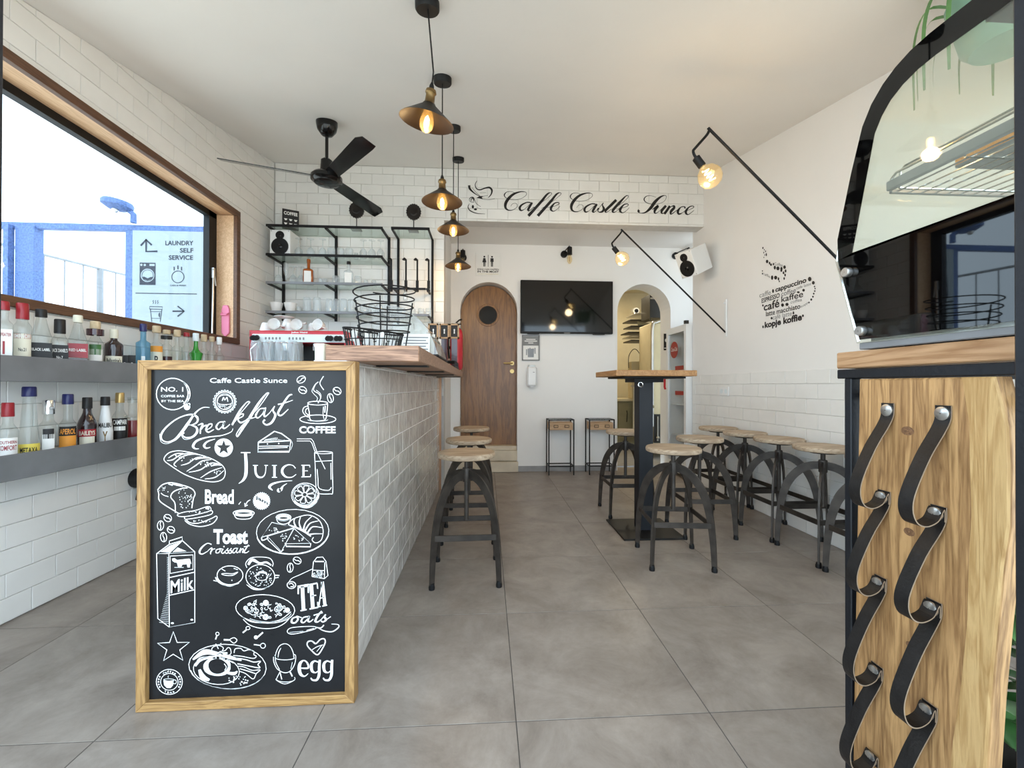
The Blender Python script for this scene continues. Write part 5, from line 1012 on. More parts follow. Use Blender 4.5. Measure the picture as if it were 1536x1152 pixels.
for z in (2.440, 1.655):
    obj('shelf', G().box((-0.694, 3.963, z), (0.33, 0.262, 0.010)), 'shelfglass', s2); obj('front_bar', G().box((-0.694, 3.828, z-.004), (0.345, 0.016, 0.022), bev=.002), 'black' if z > 2 else 'zinc', s2)
    for x in (-0.858, -0.53): obj('bracket', G().box((x, 3.965, z-.012), (0.016, 0.27, 0.016)), 'black', s2)
obj('crossbar', G().box((-0.735, 3.90, 1.905), (0.34, 0.018, 0.018)), 'black', s2)
for x in (-0.858, -0.555): obj('bracket', G().box((x, 4.0, 1.905), (0.014, 0.21, 0.016)), 'black', s2)
for i, px in enumerate((587, 609, 626, 643)):
    x = at(px, 400, 3.90).x; d = obj('dispenser', G().box((x, 3.90, 2.04), (0.014, 0.014, 0.27)).box((x, 3.90, 1.945), (0.024, 0.022, 0.07)).lathe([(0.02, 0), (0.018, .01), (.004, .022)], 10, (x-.012, 3.885, 2.165)), 'black', s2); obj('valve', G().lathe([(.014, 0), (.016, .02), (.008, .03)], 10, (x, 3.89, 1.875)), 'black', d)

def ware(kind, lb, x, y, z, s=1.0, inv=True, group='glassware on the back shelves'):
    P_ = {'wine': ([(0.030, 0), (0.030, .002), (0.004, .006), (0.0035, .075), (0.02, .088), (0.034, .115), (0.034, .15), (0.028, .172)], 'ware'),
          'tumbler': ([(0.001, 0.004), (0.030, 0.0), (0.033, .01), (0.036, .085)], 'ware'), 'tall': ([(0.001, .004), (0.025, 0), (0.029, .02), (0.033, .13)], 'ware'),
          'shot': ([(0.001, .006), (0.018, 0), (0.023, .055)], 'ware'), 'flute': ([(0.026, 0), (0.004, .005), (0.0035, .06), (0.018, .09), (0.022, .13), (0.018, .19)], 'ware')}
    pr, m = P_[kind]; n = {'wine': 'wine_glass', 'tumbler': 'tumbler', 'tall': 'tall_glass', 'shot': 'shot_glass', 'flute': 'flute_glass'}[kind]
    hz = max(b for _, b in pr)
    key = (kind, inv, s)
    if key not in ware.c:
        q = [(a*s, (hz-b if inv else b)*s) for a, b in pr]; ware.c[key] = G().lathe(q, 16, cap=False).mesh(n, m, True)
    return tag(put(n, ware.c[key], None, (x, y, z+.0055)), lb, 'glass', group)
ware.c = {}
def row(kind, pxs, yy, z, fmt, s=1.0, inv=True):
    for i, px in enumerate(pxs): ware(kind, fmt.format(ORD[i]), at(px, 400, yy).x, yy, z, s, inv)
row('wine', (448, 466, 484), 3.93, SZ[1], '{} upturned wine glass right of the white shelf speaker')
row('tumbler', (497, 511, 524), 3.92, SZ[1], '{} upturned tumbler from the left on the second shelf')
row('shot', (534,), 3.95, SZ[1], 'small glass right of the tumblers on the second shelf')
row('wine', (545, 558, 571), 3.93, SZ[1], '{} upturned wine glass right of the tumblers on the second shelf')
row('wine', (418, 440, 452), 3.95, SZ[2], '{} upturned wine glass left of the amber bottle on the third shelf')
row('flute', (429,), 3.90, SZ[2], 'slim flute glass among the wine glasses at the third shelf left end', 1.0, False)
row('shot', (481, 488), 3.92, SZ[2], '{} little shot glass right of the amber bottle')
row('tumbler', (504, 537), 3.92, SZ[2], '{} tumbler beside the clear bottle with black stopper', .95, True)
row('shot', (549, 561), 3.95, SZ[2], '{} little shot glass at the right end of the third shelf')
row('tall', (461, 476), 3.93, SZ[3], '{} wide upturned beer glass on the lowest shelf', 1.1)
row('tall', (494, 505, 516, 527), 3.92, SZ[3], '{} tall ribbed glass right of the beer glasses on the lowest shelf')
row('tumbler', (546, 558, 569), 3.93, SZ[3], '{} upturned tumbler at the right end of the lowest shelf')
row('tumbler', (604, 619, 632, 643), 3.95, 1.655, '{} upturned glass under the dispensers on the optic rack', .85)
x = at(463, 400, 3.93).x; bottle('amber liqueur bottle with a white label on the third shelf', x, 3.93, SZ[2]+.0055, .235, .042, 'amber', m='amber', sq=.5, sh=.55, nk=.66, nr=.013, capz=.86, labels=[(.02, .5, 'whitepaper', .7)], group='bottles on the back shelves', face=-1.4)
x = at(523, 400, 3.93).x; bottle('square clear bottle with a black stopper on the third shelf', x, 3.93, SZ[2]+.0055, .22, .038, 'ink', sq=.6, sh=.55, nk=.66, nr=.014, capz=.88, labels=[(.05, .5, 'whitepaper', .8)], m='ware', group='bottles on the back shelves', face=-1.4)
x = at(608, 440, 3.85).x; bottle('little upturned clear bottle clipped to the optic rack', x, 3.852, 1.79, .11, .02, 'ink', sh=.5, nk=.75, nr=.008, capz=.85, m='ware', group='bottles on the back shelves')
def cup(lb, x, y, z, rot=(0, 0, 0), s=1.0, wide=1.0, group='white coffee cups'):
    t = thing('coffee_cup', lb, 'cup', (x, y, z), 0, group, rot)
    obj('bowl', G().lathe([(.001, .003), (.022*s*wide, 0), (.026*s*wide, .006*s), (.036*s*wide, .04*s), (.042*s*wide, .068*s), (.040*s*wide, .068*s), (.034*s*wide, .04*s), (.001, .008)], 20, cap=False), 'porcelain', t, smooth=True)
    obj('handle', G().tube([(.036*s*wide, 0, .055*s), (.058*s*wide, 0, .05*s), (.058*s*wide, 0, .028*s), (.032*s*wide, 0, .02*s)], .0045*s), 'porcelain', t, smooth=True)
    obj('print', G().lathe([(.0345*s*wide, .028*s), (.0405*s*wide, .052*s)], 4, arc=(-1.35, -.95)), 'redcap', t)
cup('large white cup with a dark red emblem, left end of lowest shelf', at(415, 400, 3.92).x, 3.92, SZ[3]+.0055, (0, 0, 2.4), 1.3); cup('large white cup with a dark red emblem, beside the left end cup on lowest shelf', at(436, 400, 3.92).x, 3.92, SZ[3]+.0055, (0, 0, 2.4), 1.3)
ware('shot', 'small glass right of the two large white cups', at(449, 400, 3.93).x, 3.93, SZ[3])
# white speakers
def speaker(lb, T, w, h, d):
    t = thing('loudspeaker', lb, 'speaker', (0, 0, 0), 0, 'white bookshelf loudspeakers'); t.matrix_world = T
    obj('cabinet', G().box((0, d/2, 0), (w, d, h), bev=.004), 'white', t)
    for n_, z, r in (('tweeter', h*.28, w*.21), ('woofer', -h*.16, w*.42)):
        TT = frameT((0, 0, z), (1, 0, 0), (0, 0, 1), (0, -1, 0)); c = obj(n_, G().lathe([(r, -.002), (r, .005), (r*.85, .007), (r*.35, .002), (.001, .002)], 28, T=TT, cap=False), 'black', t, smooth=True)
        obj('dust_cap', G().ball((0, -.001, z), r*.3, 12, sc=(1, .35, 1)), 'blackgloss', c)
    for sx in (-1, 1):
        for sz in (-1, 1): obj('screw', G().cyl((sx*w*.42, 0, sz*h*.45), (sx*w*.42, -.0015, sz*h*.45), .004, 8), 'greyink', t)
    return t
xs = at(420, 360, 3.86).x
speaker('white bookshelf loudspeaker standing at the left end of the glass shelf', MX.Translation((xs, 3.86, SZ[1]+.006+.112)), .178, .224, .2)
n = V((-.80, -.36, -.40)).normalized(); back = -n; r_ = back.cross(V((0, 0, 1))).normalized(); r_ = (r_+V((0, 0, .02))).normalized(); u_ = r_.cross(back).normalized()
pf = atx(1029, 397, 1.90)
sp = speaker('white loudspeaker tilted on a bracket high on the right wall', frameT(pf, r_, back, u_), .185, .245, .235)
obj('bracket', G().tube([(0, .23, -.02), (.02, .275, -.05)], .012), 'black', sp)
# black menu card and two gear trophies on top
bk = thing('menu_box', 'black box printed with white cups on the top glass shelf', 'box', (at(436, 320, 3.93).x, 3.93, SZ[0]+.0055), 0.45)
obj('carton', G().box((0, 0, .083), (.135, .06, .166), bev=.002), 'ink', bk)
g = G(); 
for r in range(2):
    for c in range(3): obj('cup_print', G().lathe([(.006, 0), (.015, .016)], 10, (-.04+c*.04, 0, .025+r*.038), T=frameT((0, -.0306, 0), (1, 0, 0), (0, .02, 0), (0, 0, 1))), 'whitepaper', bk)
text(g, 'COFFEE', V((-.055, -.031, .115)), V((.055, -.031, .115)), .028, bold=.03)
for i in range(6): obj('side_print', G().box((-.0685, 0, .03+i*.02), (.001, .02, .012)), 'whitepaper', bk)
obj('lettering', g, 'whitepaper', bk)
for px, py, lb in ((535, 315, 'dark gear trophy on the wide shelf partly behind the fan blade'), (620.5, 318, 'dark gear trophy standing on the optic rack')):
    q = at(px, py, 3.93); t = thing('gear_trophy', lb, 'trophy', (q.x, 3.93, SZ[0]+.0055), 0, 'gear trophies')
    zz = q.z-SZ[0]-.0055; pts = [((.064+(.006 if i % 2 else 0))*math.cos(i*math.pi/20), (.064+(.006 if i % 2 else 0))*math.sin(i*math.pi/20)*1.1) for i in range(40)]
    obj('gear', G().prism(pts, .02, frameT((0, .01, zz), (1, 0, 0), (0, 0, 1), (0, -1, 0)), .002).lathe([(.04, .021), (.03, .026), (.001, .026)], 20, T=frameT((0, .01, zz), (1, 0, 0), (0, 0, 1), (0, -1, 0)), cap=False), 'bronze', t); obj('stem', G().cyl((0, 0, .005), (0, 0, zz-.06), .004), 'black', t); obj('foot', G().box((0, 0, .004), (.09, .06, .008)), 'zinc', t)

# ------------------------------------------------------------------ back bar with the coffee machine
bb = thing('back_counter', 'grey back counter under the coffee machine', 'counter', (0, 0, 0))
obj('cabinet', G().box((-1.47, 3.53, .44), (.78, 1.10, .88), bev=.004), 'darkgrey', bb); obj('top', G().box((-1.47, 3.53, .90), (.80, 1.12, .04), bev=.003), 'zinc', bb)
cm = thing('coffee_machine', 'red and steel espresso machine on the back counter', 'coffee machine', (-1.44, 3.3, .92))
obj('base', G().box((0, .22, .11), (.70, .56, .20), bev=.01), 'steel', cm); obj('drip_tray', G().box((0, .05, .215), (.68, .28, .012)), 'darkgrey', cm); obj('back_body', G().box((0, .34, .36), (.68, .22, .28)), 'darkgrey', cm)
for sx in (-1, 1): obj('side_panel', G().box((sx*.352, .2, .36), (.016, .44, .30), bev=.004), 'red', cm)
hd = obj('head', G().box((0, .2, .462), (.722, .44, .095), bev=.01), 'red', cm); obj('control_panel', G().box((.01, -.021, .45), (.69, .012, .062), bev=.003), 'signwhite', cm)
for i in range(10):
    x = -.235+(i % 5)*.026+(i//5)*.175; obj('button', G().box((x, -.028, .448), (.012, .006, .019), bev=.002), 'greyink', cm)
for x in (-.325, -.30, .225, .245, .29, .315): obj('steam_knob', G().cyl((x, -.022, .455), (x+.01, -.058, .445), .019, 16), 'black', cm, smooth=True)
g = G(); text(g, 'Julius Meinl', V((-.05, -.0215, .490)), V((.07, -.0215, .490)), .012, bold=.02); obj('lettering', g, 'white', cm)
for x in (-.12, .12): obj('brew_group', G().lathe([(.035, 0), (.035, .06)], 18, (x, .04, .36)), 'chrome', cm, smooth=True)
obj('steam_wand', G().tube([(-.31, -.01, .41), (-.345, -.03, .36), (-.33, -.03, .23)], .006), 'chrome', cm, smooth=True); obj('portafilter', G().cyl((.21, -.01, .345), (.24, -.12, .33), .016, 12), 'black', cm, smooth=True)
q = random.Random(5); ZC = .92+.511
for i, (x, y, z, rt) in enumerate(((-1.75, 3.42, ZC+.075, (math.pi, 0, .3)), (-1.66, 3.40, ZC+.048, (1.45, .2, .2)), (-1.57, 3.43, ZC+.075, (math.pi, 0, 1.3)), (-1.48, 3.40, ZC+.048, (1.5, -.3, .1)), (-1.39, 3.43, ZC+.075, (math.pi, 0, .8)), (-1.30, 3.40, ZC+.048, (1.45, .5, -.3)), (-1.63, 3.52, ZC+.12, (math.pi, .1, 2)))):
    cup(['leftmost upturned white cup on the coffee machine', 'white cup lying on its side, second on the coffee machine', 'third white cup, upturned on the coffee machine', 'fourth white cup, lying open on the coffee machine', 'fifth white cup, upturned on the coffee machine', 'rightmost white cup lying on the coffee machine', 'white cup behind the others, raised at the back of the machine'][i], x, y, z, rt, 1.05)
tag(obj('saucer', G().lathe([(.001, .006), (.03, .004), (.075, .014), (.076, .017), (.03, .009), (.001, .009)], 24, (-1.645, 3.50, ZC+.12), cap=False), 'porcelain', smooth=True), 'white saucer lying over the cups on the coffee machine', 'saucer')
for i in range(8):
    x = -1.635+(i % 4)*.084; y = 3.15-(i//4)*.085
    ware('tall', ['first', 'second', 'third', 'fourth'][i % 4]+' tall ribbed glass from the left in the '+('back' if i < 4 else 'front')+' row before the coffee machine', x, y, .92+.245, 1.2, True, 'ribbed glasses before the coffee machine')
obj('glass_tray', G().box((-1.51, 3.105, 1.163), (.40, .22, .014), bev=.003).box((-1.51, 3.105, 1.038), (.3, .16, .236)), 'steel', tag(thing('glass_stand', 'low steel stand holding ribbed glasses in front of the coffee machine', 'stand', (0, 0, 0)), None), None)
tag(obj('paper_box', G().box((-.615, 1.62, 1.043), (.035, .09, .245), bev=.003), 'paper'), 'cream carton behind the chalkboard next to the bar top', 'box')

# ------------------------------------------------------------------ things on the bar top
ZT = 1.1485
wb_ = thing('wire_basket', 'low black wire basket on the bar top above the chalkboard', 'basket', (-.432, 1.62, ZT))
rim = ell(0, 0, .112, .06, 36); bot = ell(0, 0, .098, .05, 36)
obj('rim', G().tube([(x, y, .068+.012*(-x/.11)) for x, y in rim], .0035, 6, True), 'black', wb_); obj('base_ring', G().tube([(x, y, .003) for x, y in bot], .003, 6, True), 'black', wb_); obj('hoop', G().tube([(x*.95, y*.95, .036) for x, y in rim], .0022, 6, True), 'black', wb_)
for i in range(0, 36): obj('wire', G().cyl((bot[i][0], bot[i][1], .003), (rim[i][0], rim[i][1], .068+.012*(-rim[i][0]/.11)), .0018, 5), 'black', wb_)
obj('base_mesh', G().box((0, 0, .004), (.17, .004, .004)).box((0, .025, .004), (.15, .004, .004)).box((0, -.025, .004), (.15, .004, .004)), 'black', wb_)
for i in range(7): tag(obj('sachet', G().box((-.075+i*.024, -.012+.012*(i % 2), .03), (.02, .006, .042), T=MX.Translation((-.432, 1.62, ZT+.004)) @ rotT(.2, .25*(-1)**i, 0)), 'whitepaper'), ORD[i]+' white sachet from the left in the low wire basket', 'sachet', 'sachets in the wire basket')
sp = thing('spiral_stand', 'tall black spiral wire fruit stand on the bar top', 'wire stand', (-.44, 1.825, ZT))
N_ = 6; path = []
for i in range(N_*28+1): a = i/28*2*math.pi; f = i/(N_*28); r = .102+.030*f; path.append((r*math.cos(a+2.2), r*math.sin(a+2.2), .07+.215*f))
obj('spiral', G().tube(path, .003, 6), 'black', sp)
for a in (.3, 1.7, 3.3, 4.8): obj('upright', G().cyl((.085*math.cos(a), .085*math.sin(a), .0), (.118*math.cos(a), .118*math.sin(a), .225), .003, 6), 'black', sp)
obj('base_ring', G().tube([(x, y, .003) for x, y in ell(0, 0, .086, .086, 30)], .003, 6, True), 'black', sp)
# roll-top pastry case
pc = thing('pastry_case', 'clear roll-top pastry cover on the bar top with printed paper inside', 'display case', (-.395, 2.24, ZT))
prof = [(-.15, .012), (-.15, .235), (-.10, .245), (-.02, .235), (.06, .19), (.12, .115), (.155, .03), (.16, .012)]
sm = smooth_path([(a, b, 0) for a, b in prof[1:]], 4); pr = [V((-.15, .012, 0))]+sm; g = G(); n = len(pr)
vs = [(p.x, y, p.y) for y in (-.22, .22) for p in pr]; g.add(vs, [(i, i+1, n+i+1, n+i) for i in range(n-1)]); obj('cover', g, 'acrylic', pc, smooth=True)
for y in (-.22, .22): obj('end_panel', G().add([(p.x, y, p.y) for p in pr], [tuple(range(n))]), 'acrylic', pc)
obj('tray', G().box((0, 0, .006), (.33, .46, .012), bev=.003), 'black', pc)
g = G()
for k_, (x0, x1, y) in enumerate(((-.13, .09, -.17), (-.1, .12, -.05), (-.12, .10, .08))):
    T = MX.Translation((0, y, .016)) @ rotT(-.35, 0, 0); g.add([T @ V((x0+(x1-x0)*i/8, .01*math.sin(i*1.7+k_), z)) for z in (0, .13) for i in range(9)], [(i, i+1, 10+i, 9+i) for i in range(8)])
obj('wrapping_paper', g, 'newsprint', pc)
lf = thing('menu_leaflet', 'upright printed leaflet leaning on the pastry case end', 'leaflet', (-.335, 1.99, ZT))
obj('sheet', G().box((0, 0, .055), (.13, .003, .105), T=rotT(-.12)), 'whitepaper', lf)
g = G()
for i in range(6): g.box((.0, -.0022, .02+i*.014), (.095+.02*(i % 2), .0008, .005), T=rotT(-.12))
obj('printed_lines', g, 'greyink', lf)
for i, px in enumerate((650, 666.5, 681.5)):
    q = at(px, 497, 3.55+.08*i); t = thing('card_frame', ['left', 'middle', 'right'][i]+' one of three small wooden card frames at the bar top far end', 'frame', (q.x, 3.55+.08*i, ZT), 0, 'small wooden card frames')
    zz = q.z-ZT; fr = obj('frame', G().box((0, 0, zz+.058), (.085, .03, .014)).box((0, 0, zz-.058), (.085, .03, .014)).box((-.036, 0, zz), (.013, .03, .13)).box((.036, 0, zz), (.013, .03, .13)), 'drawer', t); obj('card', G().box((0, .004, zz), (.06, .006, .104)), 'ink', t)
    g = G(); g.lathe([(.006, -.02), (.004, 0), (.007, .015), (.001, .022)], 10, (0, 0, zz), T=MX.Translation((0, -.001, 0)) @ MX.Diagonal((1, .1, 1, 1))); obj('printed_mark', g, 'white', t); obj('stand', G().box((0, .008, (zz-.06)/2), (.05, .03, zz-.06)), 'darkliq', t)
tr = thing('cutlery_tray', 'black wire tray at the far edge of the bar top', 'tray', (-.28, 3.35, ZT)); obj('base', G().box((0, 0, .006), (.09, .42, .012)), 'black', tr)
for i in range(9): obj('rod', G().tube([(-.04, -.19+i*.047, .012), (-.04, -.19+i*.047, .05), (.04, -.19+i*.047, .05), (.04, -.19+i*.047, .012)], .003, 5), 'black', tr)
fe = thing('fire_extinguisher', 'red fire extinguisher hanging left of the wooden door', 'extinguisher', (-.325, 4.50, 0))
obj('cylinder', G().lathe([(.05, 1.18), (.066, 1.2), (.068, 1.23), (.068, 1.55), (.06, 1.60), (.03, 1.635), (.02, 1.64)], 24), 'red', fe, smooth=True); obj('valve', G().lathe([(.018, 1.64), (.02, 1.67), (.012, 1.69)], 12), 'chrome', fe); obj('handle', G().tube([(-.01, 0, 1.68), (.03, -.03, 1.71), (.06, -.05, 1.715)], .008).tube([(-.01, 0, 1.67), (.05, -.045, 1.665)], .007), 'black', fe); obj('hose', G().tube(smooth_path([(.0, -.02, 1.66), (-.06, -.05, 1.65), (-.085, -.04, 1.5), (-.075, -.03, 1.3)], 5), .010), 'black', fe, smooth=True); obj('bracket', G().box((-.07, .02, 1.42), (.05, .03, .03)), 'black', fe)
obj('label', G().lathe([(.0686, 1.3), (.0686, 1.38)], 8, arc=(-2.4, -1.4)), 'whitepaper', fe)

# ------------------------------------------------------------------ drinks fridge in the niche
fr = thing('drinks_fridge', 'white glass door drinks fridge beside the kitchen arch', 'fridge', (0, 0, 0))
obj('cabinet', G().box((2.375, 4.37, .87), (.43, .03, 1.64)).box((2.375, 4.825, .87), (.43, .03, 1.64)).box((2.58, 4.6, .87), (.02, .48, 1.64)).box((2.375, 4.6, 1.67), (.43, .48, .04)).box((2.375, 4.6, .09), (.43, .48, .12)), 'white', fr)
dr = obj('door', G().box((2.145, 4.375, .87), (.03, .045, 1.62)).box((2.145, 4.82, .87), (.03, .045, 1.62)).box((2.145, 4.6, 1.645), (.03, .40, .07)).box((2.145, 4.6, .11), (.03, .40, .10)), 'white', fr)
obj('pane', G().box((2.145, 4.598, .88), (.006, .40, 1.46)), 'pane', dr); obj('hinge', G().box((2.14, 4.365, 1.70), (.04, .035, .035)), 'darkgrey', dr)
for z in (.45, .80, 1.13): obj('shelf', G().box((2.37, 4.6, z), (.38, .43, .008)), 'white', fr)
TD = frameT((2.1405, 4.655, 1.425), (0, -1, 0), (0, 0, 1), (-1, 0, 0)); dc = obj('sticker', G().lathe([(.095, 0), (.095, .0015), (.001, .0016)], 30, T=TD, cap=False), 'redcap', dr)
g = G(); text(g, 'Coca-Cola', V((2.1375, 4.735, 1.41)), V((2.1375, 4.575, 1.41)), .045, bold=.01, shear=.25); obj('lettering', g, 'white', dc)
for z in (1.215, .935): obj('sticker', G().box((2.1405, 4.53, z), (.0015, .2, .045)), 'redcap', dr)
pc_ = at(998.5, 513, YN-.001); t = thing('pictogram_sign', 'small black and white pictogram sign beside the fridge', 'sign', (pc_.x, YN-.004, pc_.z)); obj('panel', G().box((0, 0, 0), (.05, .004, .20)), 'ink', t); obj('symbol', G().cyl((.012, -.002, .02), (.012, -.0035, .02), .024, 16).box((0, -.003, -.075), (.04, .001, .01)), 'whitepaper', t)
pc_ = at(998, 576, YN-.001); t = thing('red_notice', 'red strip notice on the wall beside the fridge', 'sign', (pc_.x, YN-.004, pc_.z)); obj('panel', G().box((-.01, 0, .02), (.025, .004, .13)).box((.01, 0, -.055), (.055, .004, .02)), 'red', t)

# ------------------------------------------------------------------ kitchen behind the arch
struct('wall_kitchen', G().box((2.0, 7.35, 1.4), (3.2, .1, 2.9)).box((3.25, 6.3, 1.4), (.1, 2.1, 2.9)).box((.75, 6.3, 1.4), (.1, 2.1, 2.9)), 'cream')
struct('ceiling_kitchen', G().box((2.0, 6.3, 2.72), (2.6, 2.2, .1)), 'cream'); struct('floor_kitchen', G().box((2.0, 6.25, -.05), (2.6, 2.1, .098)), 'skirt')
kl = thing('kitchen_lamp', 'flat round kitchen ceiling lamp seen through the arch', 'lamp', (2.0, 6.35, 2.63)); obj('shade', G().lathe([(.14, .035), (.14, .0), (.001, -.002)], 24, cap=False), emis('kitchen lamp', (1, .82, .5), 1.2), kl); obj('rim', G().lathe([(.15, .04), (.15, 0), (.14, 0)], 24, cap=False), 'white', kl)
ld = bpy.data.lights.new('kitchen_light', 'AREA'); ld.energy = 4.5; ld.color = (1, .86, .62); ld.shape = 'DISK'; ld.size = .28; lo = bpy.data.objects.new('kitchen_light', ld); COL.objects.link(lo); lo.location = (2.0, 6.35, 2.61)
K = lambda px, py, Y: at(px, py, Y)
q = K(954.5, 466, 6.9); t = thing('security_camera', 'white bullet security camera in the kitchen', 'camera', (q.x, 6.9, q.z)); obj('housing', G().cyl((0, 0, 0), (.03, .16, .02), .05, 16), 'white', t, smooth=True); obj('lens', G().cyl((0, -.012, -.003), (0, .01, 0), .032, 14), 'black', t); obj('mount', G().tube([(.02, .12, .02), (.06, .25, .08), (.06, .40, .08)], .016), 'white', t)
a = K(975, 480, 6.2); b = K(956, 520, 6.2)
t = thing('tray_rack', 'grey wall rack in the kitchen holding baking trays', 'rack', (0, 0, 0)); obj('side_panel', G().prism([(0, 0), (.22, -.04), (.24, -.42), (.14, -.42)], .02, frameT((K(955, 482, 6.27).x, 6.27, K(955, 482, 6.27).z), (1, 0, 0), (0, 0, 1), (0, -1, 0))), 'olive', t)
for i, (px, py) in enumerate(((962, 473), (956, 482), (957, 491), (953, 500), (955, 506), (957, 512))):
    q = K(px, py, 6.35); tag(obj('baking_tray', G().box((q.x, 6.4, q.z), (.32, .36, .018), bev=.004), 'steel' if i in (0, 4) else 'darkgrey'), ORD[i]+' baking tray from the top in the kitchen rack', 'tray', 'baking trays in the kitchen')
q = K(984, 458, 5.75); t = thing('kitchen_cabinet', 'dark wall cabinet high in the kitchen', 'cabinet', (q.x+.06, 5.95, q.z)); obj('body', G().box((0, 0, 0), (.26, .36, .34)), 'darkgrey', t); obj('shelf', G().box((-.0, -.19, .10), (.27, .02, .02)), 'steel', t); obj('side_trim', G().box((-.134, -.17, .04), (.012, .02, .5)), 'darkgrey', t)
x0 = K(975, 560, 5.7).x; t = thing('steel_fridge', 'tall cream kitchen fridge with curved steel frame', 'fridge', (0, 0, 0)); obj('body', G().box((x0+.30, 5.95, 1.0), (.54, .5, 1.80), bev=.01), 'cream', t); zt = K(985, 482, 5.68).z
obj('frame', G().tube(smooth_path([(x0+.02, 5.67, .45), (x0+.02, 5.67, 1.5), (x0+.025, 5.67, zt-.06), (x0+.08, 5.67, zt-.01), (x0+.2, 5.67, zt+.02), (x0+.5, 5.67, zt+.04)], 6), .022, 10), 'steel', t, smooth=True); obj('grille', G().box((x0+.3, 5.69, .42), (.5, .02, .40)), 'darkgrey', t)
for i in range(6): obj('louvre', G().box((x0+.1+i*.07, 5.675, .42), (.02, .012, .34)), 'steel', t)
for px in (981, 989): q = K(px, 610 if px == 981 else 657, 5.6); obj('knob', G().ball((q.x, 5.65, q.z), .025, 12), 'chrome', t)
t = thing('kitchen_unit', 'olive kitchen base unit behind the arch', 'cabinet', (0, 0, 0)); xk = K(926, 600, 6.6).x
obj('carcass', G().box((xk+.28, 6.85, .42), (.62, .6, .70)), 'olive', t); obj('worktop', G().box((xk+.28, 6.83, .79), (.66, .66, .035)), 'cream', t); dk = obj('door', G().box((xk+.08, 6.54, .45), (.17, .02, .58), bev=.004), 'olive', t); obj('handle', G().tube([(xk+.13, 6.53, .62), (xk+.13, 6.50, .58), (xk+.13, 6.53, .44)], .006), 'black', dk); obj('plinth', G().box((xk+.28, 6.85, .05), (.60, .54, .08)), 'black', t)
t = thing('apron_cloth', 'long pale cloth hanging beside the kitchen unit', 'cloth', (xk+.30, 6.43, 0)); g = G(); vs = []
for j in range(6):
    for i in range(17): vs.append((-.11+i*.0138, .025*math.sin(i*1.3+j*.2)-.02, 1.0-j*.155))
g.add(vs, [(j*17+i, j*17+i+1, j*17+18+i, j*17+17+i) for j in range(5) for i in range(16)]); obj('cloth', g, 'paper', t, smooth=True); obj('rail', G().cyl((-.14, .015, 1.01), (.14, .015, 1.01), .008), 'steel', t)
q = K(952, 552, 6.7); t = thing('kettle_box', 'cream lidded container with a tall wire handle in the kitchen', 'container', (q.x, 6.7, .8085)); zz = q.z-.8085; obj('body', G().box((0, 0, zz/2+.05), (.17, .17, zz+.1), bev=.01), 'cream', t); obj('handle', G().tube(smooth_path([(-.10, 0, zz), (-.10, 0, zz+.18), (-.05, 0, zz+.28), (.0, 0, zz+.31), (.05, 0, zz+.28), (.10, 0, zz+.18), (.10, 0, zz)], 4), .006), 'ironshade', t)

# ------------------------------------------------------------------ food display on its stand, right foreground
A0 = V((.90, 1.077, 0)); U = V((0, -1, 0)); Wd = V((1, 0, 0))
TS = frameT(A0, U, V((0, 0, 1)), -Wd)            # (s, z, towards the viewer)
TF = frameT(A0, U, Wd, V((0, 0, 1)))             # (s, depth, z)
fd = thing('display_stand', 'black steel stand with live-edge oak board carrying the food display', 'stand', (0, 0, 0))
def fbox(s0, s1, w0, w1, z0, z1, bev=.002): return G().box(((s0+s1)/2, (w0+w1)/2, (z0+z1)/2), (s1-s0, w1-w0, z1-z0), T=TF, bev=bev)
for s_ in (.076, .505):
    for w_ in (.0, .70): obj('leg', fbox(s_, s_+.020, w_, w_+.03, 0, 1.03), 'frameblue', fd)
obj('top_rail', fbox(.054, .56, 0.0, .03, 1.030, 1.053), 'frameblue', fd); obj('top_rail', fbox(.054, .56, .71, .74, 1.030, 1.053), 'frameblue', fd); obj('top_rail', fbox(.054, .084, .03, .71, 1.030, 1.053), 'frameblue', fd); obj('top_rail', fbox(.53, .56, .03, .71, 1.030, 1.053), 'frameblue', fd)
obj('cross_rail', fbox(.106, .505, .04, .055, .975, .995), 'frameblue', fd); obj('cross_rail', fbox(.106, .505, .70, .72, .30, .32), 'frameblue', fd)
edgeL = [(.117, 1.028), (.115, .92), (.113, .815), (.110, .66), (.106, .487), (.103, .36), (.100, .233), (.098, .09), (.098, .03)]
edgeR = [(.372, .03), (.371, .20), (.375, .326), (.382, .451), (.391, .574), (.401, .696), (.410, .769), (.411, .873), (.409, .941), (.398, .998), (.391, 1.028)]
TBD = TS @ MX.Translation((0, 0, -.030))
bd = obj('live_edge_board', G().prism([(a, b) for a, b in edgeL]+[(a, b) for a, b in edgeR], .030, TBD, .004), 'live', fd)
obj('sapwood_edge', G().prism([(a-.055-.008*math.sin(b*9), b) for a, b in edgeR[::-1]]+[(a-.0015, b) for a, b in edgeR], .0306, TBD, .003), 'sap', bd)
km = wood('knot wood', (.10, .045, .02), (.22, .11, .05), .5, 0, 10)
for (s_, z_, r_k) in ((.235, .915, .014), (.238, .70, .012), (.24, .46, .010), (.23, .80, .006)): obj('knot', G().lathe([(r_k, .0002), (r_k*.6, .0006), (.001, .0006)], 14, T=TS @ MX.Translation((s_, z_, 0)) @ MX.Diagonal((1, .7, 1, 1)), cap=False), km, bd)
rvm = G().lathe([(.0125, 0), (.0125, .0015), (.009, .004), (.001, .005)], 18, cap=False)
